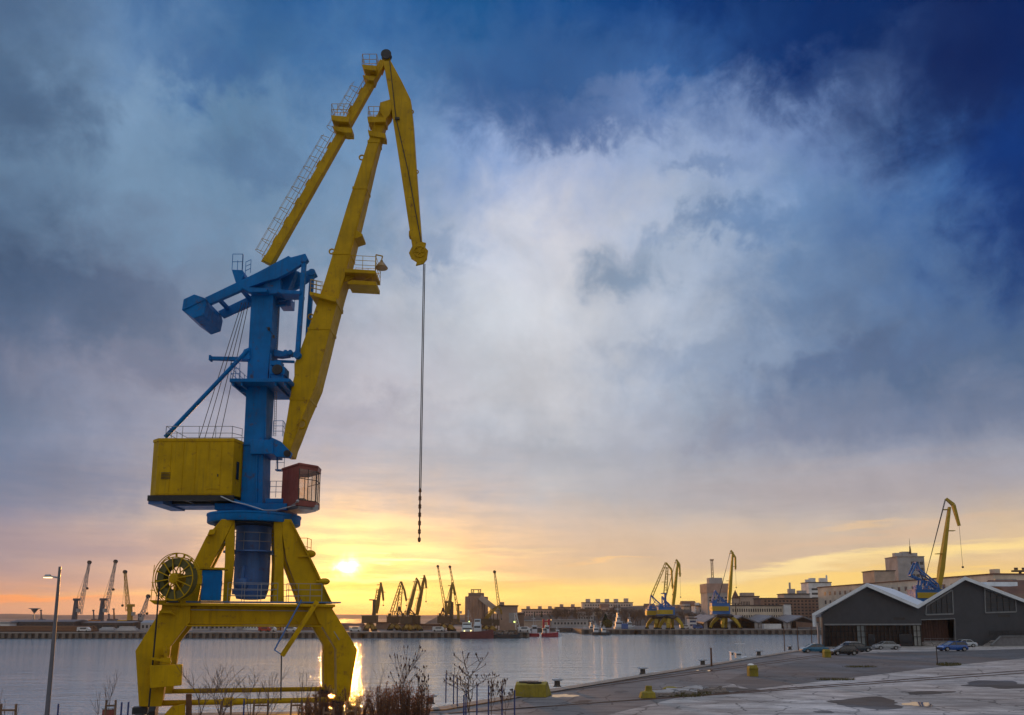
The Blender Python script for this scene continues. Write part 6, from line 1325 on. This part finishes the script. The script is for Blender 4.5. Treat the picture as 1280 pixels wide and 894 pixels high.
# ------------------------------------------------------------------ quay furniture
BOL = mat('bollard_iron', (.06, .05, .045, 1), .6, var=.3); CAP = mat('pale_cap', (.42, .45, .50, 1), .6, var=.2)
def bollard(px, py, label, s=1.0):
    q = G(px, py); t = thing('bollard', label, 'bollard', (q.x, q.y, 0), 'mooring bollards along the quay edge')
    mb = MB(); mb.lathe([(.30*s, 0), (.30*s, .05), (.22*s, .12), (.21*s, .42*s), (.24*s, .45*s)], (q.x, q.y, 0), 16); mb.build('post', BOL, t, smooth=True)
    mb = MB(); mb.box((q.x, q.y, .50*s), (.62*s, .5*s, .13*s), .3); mb.box((q.x + .26*s, q.y, .52*s), (.25*s, .36*s, .09*s), .3); mb.build('cap', CAP, t, bev=.03)
for px, py, lab, s in ((538, 880, 'mooring bollard nearest the viewer, behind the brown shrubs', 1.15), (696.5, 858.5, 'mooring bollard right behind the yellow concrete block', 1.25), (803.5, 843, 'mooring bollard alone on the quay edge, right of the one by the yellow block', 1.35), (878.5, 832, 'mooring bollard just left of the upright dark stake', 1.4), (948.5, 819.5, 'mooring bollard on the quay edge above the cut yellow bin', 1.5), (987.5, 812.5, 'farthest mooring bollard, between the thin quay poles', 1.4)):
    bollard(px, py, lab, s)
YC = mat('yellow_concrete', (.27, .215, .02, 1), .8, var=.3, scale=1.5, streak=.5, rust=.3, bump=.4, rustcol=(.2, .18, .15, 1))
def yblock():
    a = G(645, 872); b = G(683, 872.5); q = V((a.x+b.x)/2, (a.y+b.y)/2 + .9, 0); t = thing('concrete_block', 'big yellow painted concrete block with sloping end at the quay edge', 'concrete block', tuple(q))
    w = (b.x-a.x)/2; h = 1.12
    bot = [V(q.x - w, q.y - .9, 0), V(q.x + w, q.y - .9, 0), V(q.x + w + .55, q.y + 1.0, 0), V(q.x - w - .3, q.y + 1.0, 0)]; tp = [V(q.x - w - .05, q.y - .8, h - .1), V(q.x + w - .05, q.y - .8, h - .1), V(q.x + w + .2, q.y + .9, h), V(q.x - w + .05, q.y + .9, h)]
    mb = MB(); mb.loft([bot, tp]); mb.build('block', YC, t, bev=.06)
    mb = MB(); 
    pts = wobble(q.x, q.y + .1, w * .7, .6, 20, 5); mb.prism([V(x, y, h - .05) for x, y in pts], (0, 0, .12)); mb.build('rubble_top', MUD, t)
yblock()
def ybin(px, py, w, h, label, white=False):
    q = G(px, py); t = thing('yellow_bin', label, 'bin', (q.x, q.y, 0), 'yellow bins on the quay')
    mb = MB(); mb.loft([[V(q.x + sx*w/2*k, q.y + sy*w/2*k, z) for sx, sy in ((-1,-1),(1,-1),(1,1),(-1,1))] for k, z in ((1.0, 0), (1.02, h*.72), (.8, h))]); mb.build('body', YC, t, bev=.03)
    mb = MB(); mb.box((q.x, q.y - w*.52, h*.35), (w*.06, .05, h*.7)); mb.box((q.x, q.y - w*.53, h*.7), (w*1.04, .06, .06)); mb.build('trim', mat('dull_yellow', (.22, .19, .02, 1), .8), t)
    if white: mb = MB(); mb.ball((q.x - w*.2, q.y - .1, h), .28, 8, 1.3, 1, .6); mb.build('lid', mat('white_lid', (.75, .75, .72, 1), .5), t, smooth=True)
ybin(941, 845.5, .95, 1.2, 'yellow bin with white lid on the quay strip', True)
ybin(1033.5, 822, 1.0, 1.25, 'yellow bin in front of the black hatchback')
q = G(809, 872.5); mb = MB(); mb.loft([[V(q.x + sx*.62*k + dx, q.y + sy*.5*k, z) for sx, sy in ((-1,-1),(1,-1),(1,1),(-1,1))] for k, z, dx in ((1, 0, 0), (.85, .45, .05), (.42, .55, .12), (.38, .95, .15))]); tag(mb.build('broken_block', YC, bev=.05), 'broken yellow concrete stump at the left end of the rubble strip', 'concrete block')
q = G(838, 864.5); mb = MB(); mb.ball((q.x, q.y, .15), .6, 7, 1.2, .8, .5); tag(mb.build('painted_stone', YC, bev=.0), 'flat yellow painted stone lying on the rubble', 'stone')
# rubble strip
rnd = random.Random(11); rub = MAT_R = mat('rubble_stone', (.16, .13, .11, 1), .9, var=.4, scale=2, bump=.5)
mb = MB(); cnt = 0
for i in range(150):
    x = rnd.uniform(812, 905); yc = 869 - (x - 812) * .075; py = yc + rnd.uniform(-4, 4); q = G(x, py); r = rnd.uniform(.08, .38)
    mb.ball((q.x, q.y, r*.2), r, 4, rnd.uniform(.7, 1.8), rnd.uniform(.7, 1.6), rnd.uniform(.35, .8))
    s0 = len(mb.v)
o = tag(mb.build('rubble', rub, origin=tuple(G(850, 866))), 'strip of broken concrete rubble along the old rails', 'rubble'); o['kind'] = 'stuff'
for k, (x, py, w, l, rot) in enumerate(((833, 867.5, 2.2, 1.1, .3), (852, 866, 2.6, 1.2, -.2), (870, 863, 2.0, 1.4, .5))):
    q = G(x, py); mb = MB(); mb.box((q.x, q.y, .14), (w, l, .22), rot); mb.xform(Matrix.Translation(q) @ Matrix.Rotation(.12, 4, 'X') @ Matrix.Translation(-q)); tag(mb.build('broken_slab', CONC, bev=.04), ['tilted concrete slab at the left of the rubble strip', 'tilted concrete slab in the middle of the rubble strip', 'tilted concrete slab at the right of the rubble strip'][k], 'concrete slab', 'broken slabs in the rubble')
# grass tufts
def grass(cx, cy, rx, ry, n, label):
    mb = MB(); rnd = random.Random(int(cx))
    for i in range(n):
        a = rnd.uniform(0, 6.28); k = math.sqrt(rnd.random()); q = G(cx + rx*k*math.cos(a), cy + ry*k*math.sin(a)); h = rnd.uniform(.08, .3); d = V(rnd.uniform(-.1, .1), rnd.uniform(-.1, .1), 0); w = V(rnd.uniform(-.03, .03), .02, 0)
        mb.add([q - w, q + w, q + d + V(0, 0, h)], [(0, 1, 2)])
    o = tag(mb.build('grass', mat('dry_grass', (.10, .085, .02, 1), .9, var=.4, scale=3), origin=tuple(G(cx, cy))), label, 'grass'); o['kind'] = 'stuff'
grass(1186, 831, 16, 2.0, 900, 'dry yellowish grass patch at the foot of the lone post'); grass(1075, 834, 22, .8, 500, 'thin grass in the car park seam'); grass(850, 868, 40, 4, 1500, 'weeds among the rubble strip'); grass(1045, 850, 25, .8, 500, 'thin weeds along the asphalt edge')
# posts on the quay
def post(px, y0, y1, label, r=.06, m=None, name='post', group=None, lean=0.0, D=None):
    q = G(px, y1); zt = P(px, y0, q.y).z; mb = MB(); mb.tube((q.x, q.y, -.1), (q.x + lean, q.y, zt), r, r*.85, 8); mb.ball((q.x + lean, q.y, zt), r*1.1, 5); o = tag(mb.build(name, m or DRK, smooth=True), label, 'post', group); return o
post(889.5, 811, 833, 'dark upright stake on the quay edge between two bollards', .13, RUST)
for px, lab in ((981, 'thin quay pole, leftmost of the three beside the teal sedan'), (998, 'thin quay pole, middle of the three beside the teal sedan'), (1015.5, 'thin quay pole, right one of the three, rising behind the teal sedan')):
    post(px, 783.5, 813.5, lab, .09, RUST, 'thin_pole', 'thin poles at the quay corner')
post(1172, 808, 831, 'lone thin dark post in front of the bright blue hatchback', .07, DRK)
# white boat moored below the quay
D = 138
a, b = P(913, 815, D).x, P(931, 815, D).x; 
boat('moored_boat', 'small white boat with mast moored just below the near quay edge', 912, 932, 141, WH, WH, [(.30, .62, 0, 1.0), (.0, .14, 0, 1.1)], 1.8, 1.35, 1, (.6, 3.6))
# ------------------------------------------------------------------ street lamp
lp = P(67, 894, 36.0); D = 36.0; bq = P(60, 894, D); tq = P(75, 708.5, D)
lamp = thing('street_lamp', 'tall grey street lamp with one short lit arm at the left edge', 'street lamp', (tq.x, D, 0))
mb = MB(); mb.tube((tq.x, D, 0), (tq.x, D, tq.z), .115, .06, 12); mb.build('pole', mat('lamp_pole_grey', (.14, .145, .17, 1), .45, metal=.4, var=.1), lamp, smooth=True)
h0, h1 = P(74.5, 722.5, D), P(63, 720.5, D)
mb = MB(); mb.tube(h0, h1, .04, .035); mb.build('arm', GALV, lamp)
hh = P(60, 720.5, D); mb = MB(); mb.loft([[V(hh.x + sx*.15*k, D + sy*.10*k, hh.z + z) for sx, sy in ((-1,-1),(1,-1),(1,1),(-1,1))] for k, z in ((.7, -.05), (1, .0), (.6, .09))]); mb.build('lamp_housing', GALV, lamp, bev=.02)
mb = MB(); mb.box((hh.x, D, hh.z - .062), (.3, .2, .03)); mb.build('lamp_glass', emis('lamp_light', (1.0, .72, .35), 3.0), lamp)
# ------------------------------------------------------------------ near planting on the embankment: staked saplings, rods, shrubs
TW = mat('sapling_bark', (.12, .075, .055, 1), .85, var=.2, scale=5); STK = mat('stake_wood', (.20, .12, .075, 1), .8, var=.25, scale=3)
def sapling(px, ytop, D, label, seed, spread=.35, kids=4, lvl=3, wscale=1.0, stems=1, mat_=TW, buds=False, pods=None, stake=None, r0=.035, name='bare_sapling', minr=.0075):
    tp = P(px, ytop, D); zt = tp.z; x = tp.x; rnd = random.Random(seed)
    # convergence keeps the tree truly upright
    t = thing(name, label, 'tree' if name != 'bare_shrub' else 'shrub', (x, D, 0), 'bare saplings along the near edge' if name == 'bare_sapling' else None)
    tr = MB(); cr = MB(); tips = []; hb = zt * .42
    for s in range(stems):
        ox = rnd.uniform(-.25, .25) * (stems > 1) ; q = V(x + ox, D, -.1); pts = [q]
        for k in range(4): q = q + V(rnd.uniform(-.05, .05) + ox * .15, rnd.uniform(-.05, .05), hb / 4); pts.append(q)
        for k in range(4): tr.tube(pts[k], pts[k+1], r0 * (1 - .12*k), r0 * (1 - .12*(k+1)), 7)
        d = V(rnd.uniform(-.1, .1), rnd.uniform(-.1, .1), 1).normalized(); Lr = (zt - hb) * .50
        for k in range(3):
            branch(cr, pts[-1 - (k % 2)], (d + V(rnd.uniform(-spread, spread), rnd.uniform(-spread, spread), 0) * (1 if k else .2)).normalized(), Lr * (1.0 if k == 0 else .8), r0 * .55, lvl, rnd, lvl, spread * 1.1 * wscale, .35, kids, 5, minr, tips)
    tr.build('trunk', mat_, t, smooth=True)
    # fit crown height to the real top
    zm = max(p[2] for p in cr.v); f = (zt - hb) / max(.1, zm - hb); cr.v = [(x + (p[0]-x)*min(1.2, f)*wscale, D + (p[1]-D)*min(1.2, f), hb + (p[2]-hb)*f) for p in cr.v]
    cr.build('crown', mat_, t)
    if pods:
        mb = MB()
        for q, d in tips:
            if rnd.random() < pods:
                z = hb + (q.z-hb)*f; c = V(x + (q.x-x)*min(1.2, f)*wscale, D + (q.y-D)*min(1.2, f), z); L_ = rnd.uniform(.10, .2); e = c + (d + V(0,0,.8)).normalized()*L_
                m_ = c.lerp(e, .4); mb.tube(c, m_, .012, .035, 6); mb.tube(m_, e, .035, .008, 6)
        if mb.v: mb.build('seed_heads', mat('seed_head', (.06, .022, .015, 1), .9), t)
    return t
def stakes(px, ytop, D, label, w=.75, n=2):
    tp = P(px, ytop, D); t = thing('tree_stakes', label, 'tree stake', (tp.x, D, 0), 'timber stake frames holding the saplings')
    for s in (-1, 1):
        mb = MB(); mb.bar((tp.x + s*w/2*1.25, D, -.1), (tp.x + s*w/2, D, tp.z), .07, .07); mb.build('stake', STK, t)
    for k in range(n):
        mb = MB(); z = tp.z - .25 - k*.55; mb.bar((tp.x - w/2*1.1, D - .05, z), (tp.x + w/2*1.1, D - .05, z), .035, .08); mb.build('crossbar', STK, t)
sapling(12, 855, 33, 'small forked bare sapling at the left edge between two stakes', 21, .3, 2, 1); stakes(11, 880, 33, 'timber stake pair with crossbar at the left edge', .62, 1)
sapling(139, 836, 36, 'thin leaning bare sapling left of the crane, above the pale-topped box', 22, .45, 2, 2); stakes(139, 875, 36, 'timber stake pair around the thin sapling left of the crane', .42, 2)
mb = MB(); q = P(136.5, 886, 37); mb.box((q.x, 37, q.z - 1.2), (.42, .4, 2.4)); bx_ = mb.build('bin_post', BRN); bx_ = tag(bx_, 'dark narrow box with pale top behind the thin left sapling', 'bin'); mb = MB(); mb.box((q.x, 37, q.z + .03), (.5, .46, .1)); mb.build('lid', CAP, bx_, bev=.03)
sapling(268, 822, 37, 'bushy bare sapling with dense fine twigs, left one inside the crane portal', 23, .45, 3, 2, 1.5, 3, minr=.007); stakes(283, 876, 37, 'timber stake frame between the two left portal saplings', .45, 2)
sapling(326, 834, 38, 'bare sapling in the middle of the crane portal', 24, .45, 3, 2, 1.3, 2, minr=.007); stakes(326.5, 875, 38, 'timber stake frame around the middle portal sapling', .65, 2)
sapling(373, 838, 38, 'sparse bare sapling right of the hanging rod', 25, .4, 3, 2, 1.1, 1, minr=.007); stakes(371, 875, 38, 'timber stake frame around the sparse sapling right of the rod', .5, 2)
stakes(411, 884, 37, 'timber stake frame in front of the right crane legs', .45, 2); stakes(437, 882, 37, 'timber stake pair at the foot of the outer right crane leg', .55, 1)
sapling(470, 828, 39, 'wispy pale bare sapling above the brown shrubs', 26, .5, 3, 2, 1.3, 1, minr=.004)
LEAF = mat('withered_leaves', (.17, .085, .04, 1), .85, var=.5, scale=3)
_t = NT(LEAF.node_tree); _b = _t.n['Principled BSDF']; _o = [n for n in _t.n if n.type == 'OUTPUT_MATERIAL'][0]; _tl = _t.n.new('ShaderNodeBsdfTranslucent'); _tl.inputs[0].default_value = (.35, .13, .05, 1); _mx = _t.n.new('ShaderNodeMixShader'); _mx.inputs[0].default_value = .45
_t.l.new(_b.outputs[0], _mx.inputs[1]); _t.l.new(_tl.outputs[0], _mx.inputs[2]); _t.l.new(_mx.outputs[0], _o.inputs[0])
def shrub(px, ytop, D, w, label, seed, n=60):
    tp = P(px, ytop, D); t = thing('brown_shrub', label, 'shrub', (tp.x, D, 0), 'dark brown shrubs right of the crane'); rnd = random.Random(seed); st = MB(); lf = MB()
    for i in range(n):
        a = rnd.uniform(0, 6.28); rr_ = w * rnd.random() ** .6; q = V(tp.x + rr_*math.cos(a)*.4, D + rr_*math.sin(a)*.4, 0); e = V(tp.x + rr_*math.cos(a), D + rr_*math.sin(a), tp.z * rnd.uniform(.68, 1.0) * (1 - .18*(rr_/w)**2)); m_ = q.lerp(e, .5) + V(0,0,.3)
        st.tube(q, m_, .018, .013, 4); st.tube(m_, e, .013, .006, 4)
        L_ = (e - q).length
        for k in range(26):
            f = .45 + .55 * rnd.random(); c = (q.lerp(m_, f*2) if f < .5 else m_.lerp(e, f*2-1)); s = rnd.uniform(.03, .07); v1 = V(rnd.uniform(-1,1), rnd.uniform(-1,1), rnd.uniform(.3,1.6)).normalized()*s*1.8; v2 = V(rnd.uniform(-1,1), rnd.uniform(-1,1), rnd.uniform(-.5,.5)).normalized()*s*.5
            c = c + V(rnd.uniform(-.06,.06), rnd.uniform(-.06,.06), 0); lf.add([c, c + v1*.5 + v2, c + v1, c + v1*.5 - v2], [(0,1,2,3)])
    st.build('stems', TW, t); lf.build('crown', LEAF, t)
SB = ['dark brown withered shrub at the foot of the right crane leg', 'dark brown withered shrub just right of the crane leg, before the glitter', 'dark brown withered shrub in the middle of the brown clump', 'tall dark brown withered shrub below the branching sapling', 'narrow dark brown withered shrub at the right end of the clump', 'low dark brown withered shrub left of the crane legs']
for i, (px, yt, D, w, n) in enumerate(((404, 852, 38, .85, 85), (441, 853, 39, .95, 95), (479, 848, 39, 1.0, 110), (507, 845, 40, .85, 95), (528, 852, 40, .55, 55), (386, 868, 37, .6, 55))): shrub(px, yt, D, w, SB[i], 40 + i, n)
sapling(502, 808, 40, 'tall bare sapling with dark seed heads rising from the brown shrubs', 27, .55, 3, 2, 1.0, 1, pods=.8, r0=.04, minr=.011)
sapling(527, 834, 41, 'slim bare sapling with dark seed heads right of the brown shrubs', 28, .4, 3, 2, .8, 1, pods=.9, r0=.03, minr=.01)
sapling(588, 818, 44, 'wide branching bare sapling with dark seed heads among the blue rods', 29, .75, 3, 2, 1.6, 1, pods=1.0, r0=.04, minr=.012)
sapling(615, 842, 45, 'smaller forked bare sapling with seed heads, right of the wide one', 30, .6, 3, 2, .8, 1, pods=.9, r0=.03, minr=.011)
sapling(633, 850, 46, 'smallest bare sapling with few seed heads by the yellow block', 31, .6, 2, 2, .9, 1, pods=.9, r0=.025, minr=.01)
BR = mat('blue_rod_paint', (.03, .05, .17, 1), .5, var=.1)
def rod(px, yt, label, h=2.1):
    # rods of one height: the farther, the higher their foot in view
    D = 971.0 * (CAMH - h) / (yt - HOR); q = P(px, yt, D); mb = MB(); mb.tube((q.x, D, -.1), (q.x, D, h), .045, .045, 8); tag(mb.build('fence_rod', BR, smooth=True), label, 'fence post', 'blue steel rods by the quay')
for px, yt, lab in ((557.7, 840.5, 'blue steel rod, leftmost of the row by the quay edge'), (567.2, 841.5, 'blue steel rod, second of the row from the left'), (571.8, 845, 'blue steel rod, third of the row, close behind the second'), (580, 866, 'short-looking blue steel rod left of the wide sapling stem'), (582.6, 860, 'blue steel rod close right of the short-looking one'), (596.3, 853.5, 'blue steel rod right of the wide sapling'), (610.7, 854.5, 'blue steel rod before the forked sapling'), (627.6, 856.5, 'blue steel rod, second from the right end'), (643.2, 860.5, 'blue steel rod at the right end, before the yellow block'),
        (305.5, 871, 'blue steel rod standing inside the crane portal'), (152.5, 875, 'blue steel rod just left of the crane leg'), (73.5, 877, 'blue steel rod beside the lamp post'), (161, 874.5, 'blue steel rod nearest the left crane bogie')): rod(px, yt, lab)

# ------------------------------------------------------------------ evening haze over the harbour
hz = MB(); hz.box((0, 2600, 32.0), (10800, 5900, 71.0))
hm = bpy.data.materials.new('haze_air'); hm.use_nodes = True; ht = hm.node_tree; ht.nodes.clear()
ho = ht.nodes.new('ShaderNodeOutputMaterial'); hv = ht.nodes.new('ShaderNodeVolumePrincipled')
hv.inputs['Color'].default_value = (.93, .94, .97, 1); hv.inputs['Density'].default_value = .00007; hv.inputs['Anisotropy'].default_value = .55
ht.links.new(hv.outputs[0], ho.inputs['Volume'])
ho_ = hz.build('haze', hm, origin=(0, 2600, -3.5)); ho_['kind'] = 'stuff'; ho_['label'] = 'thin evening haze lying over the whole harbour'; ho_['category'] = 'haze'
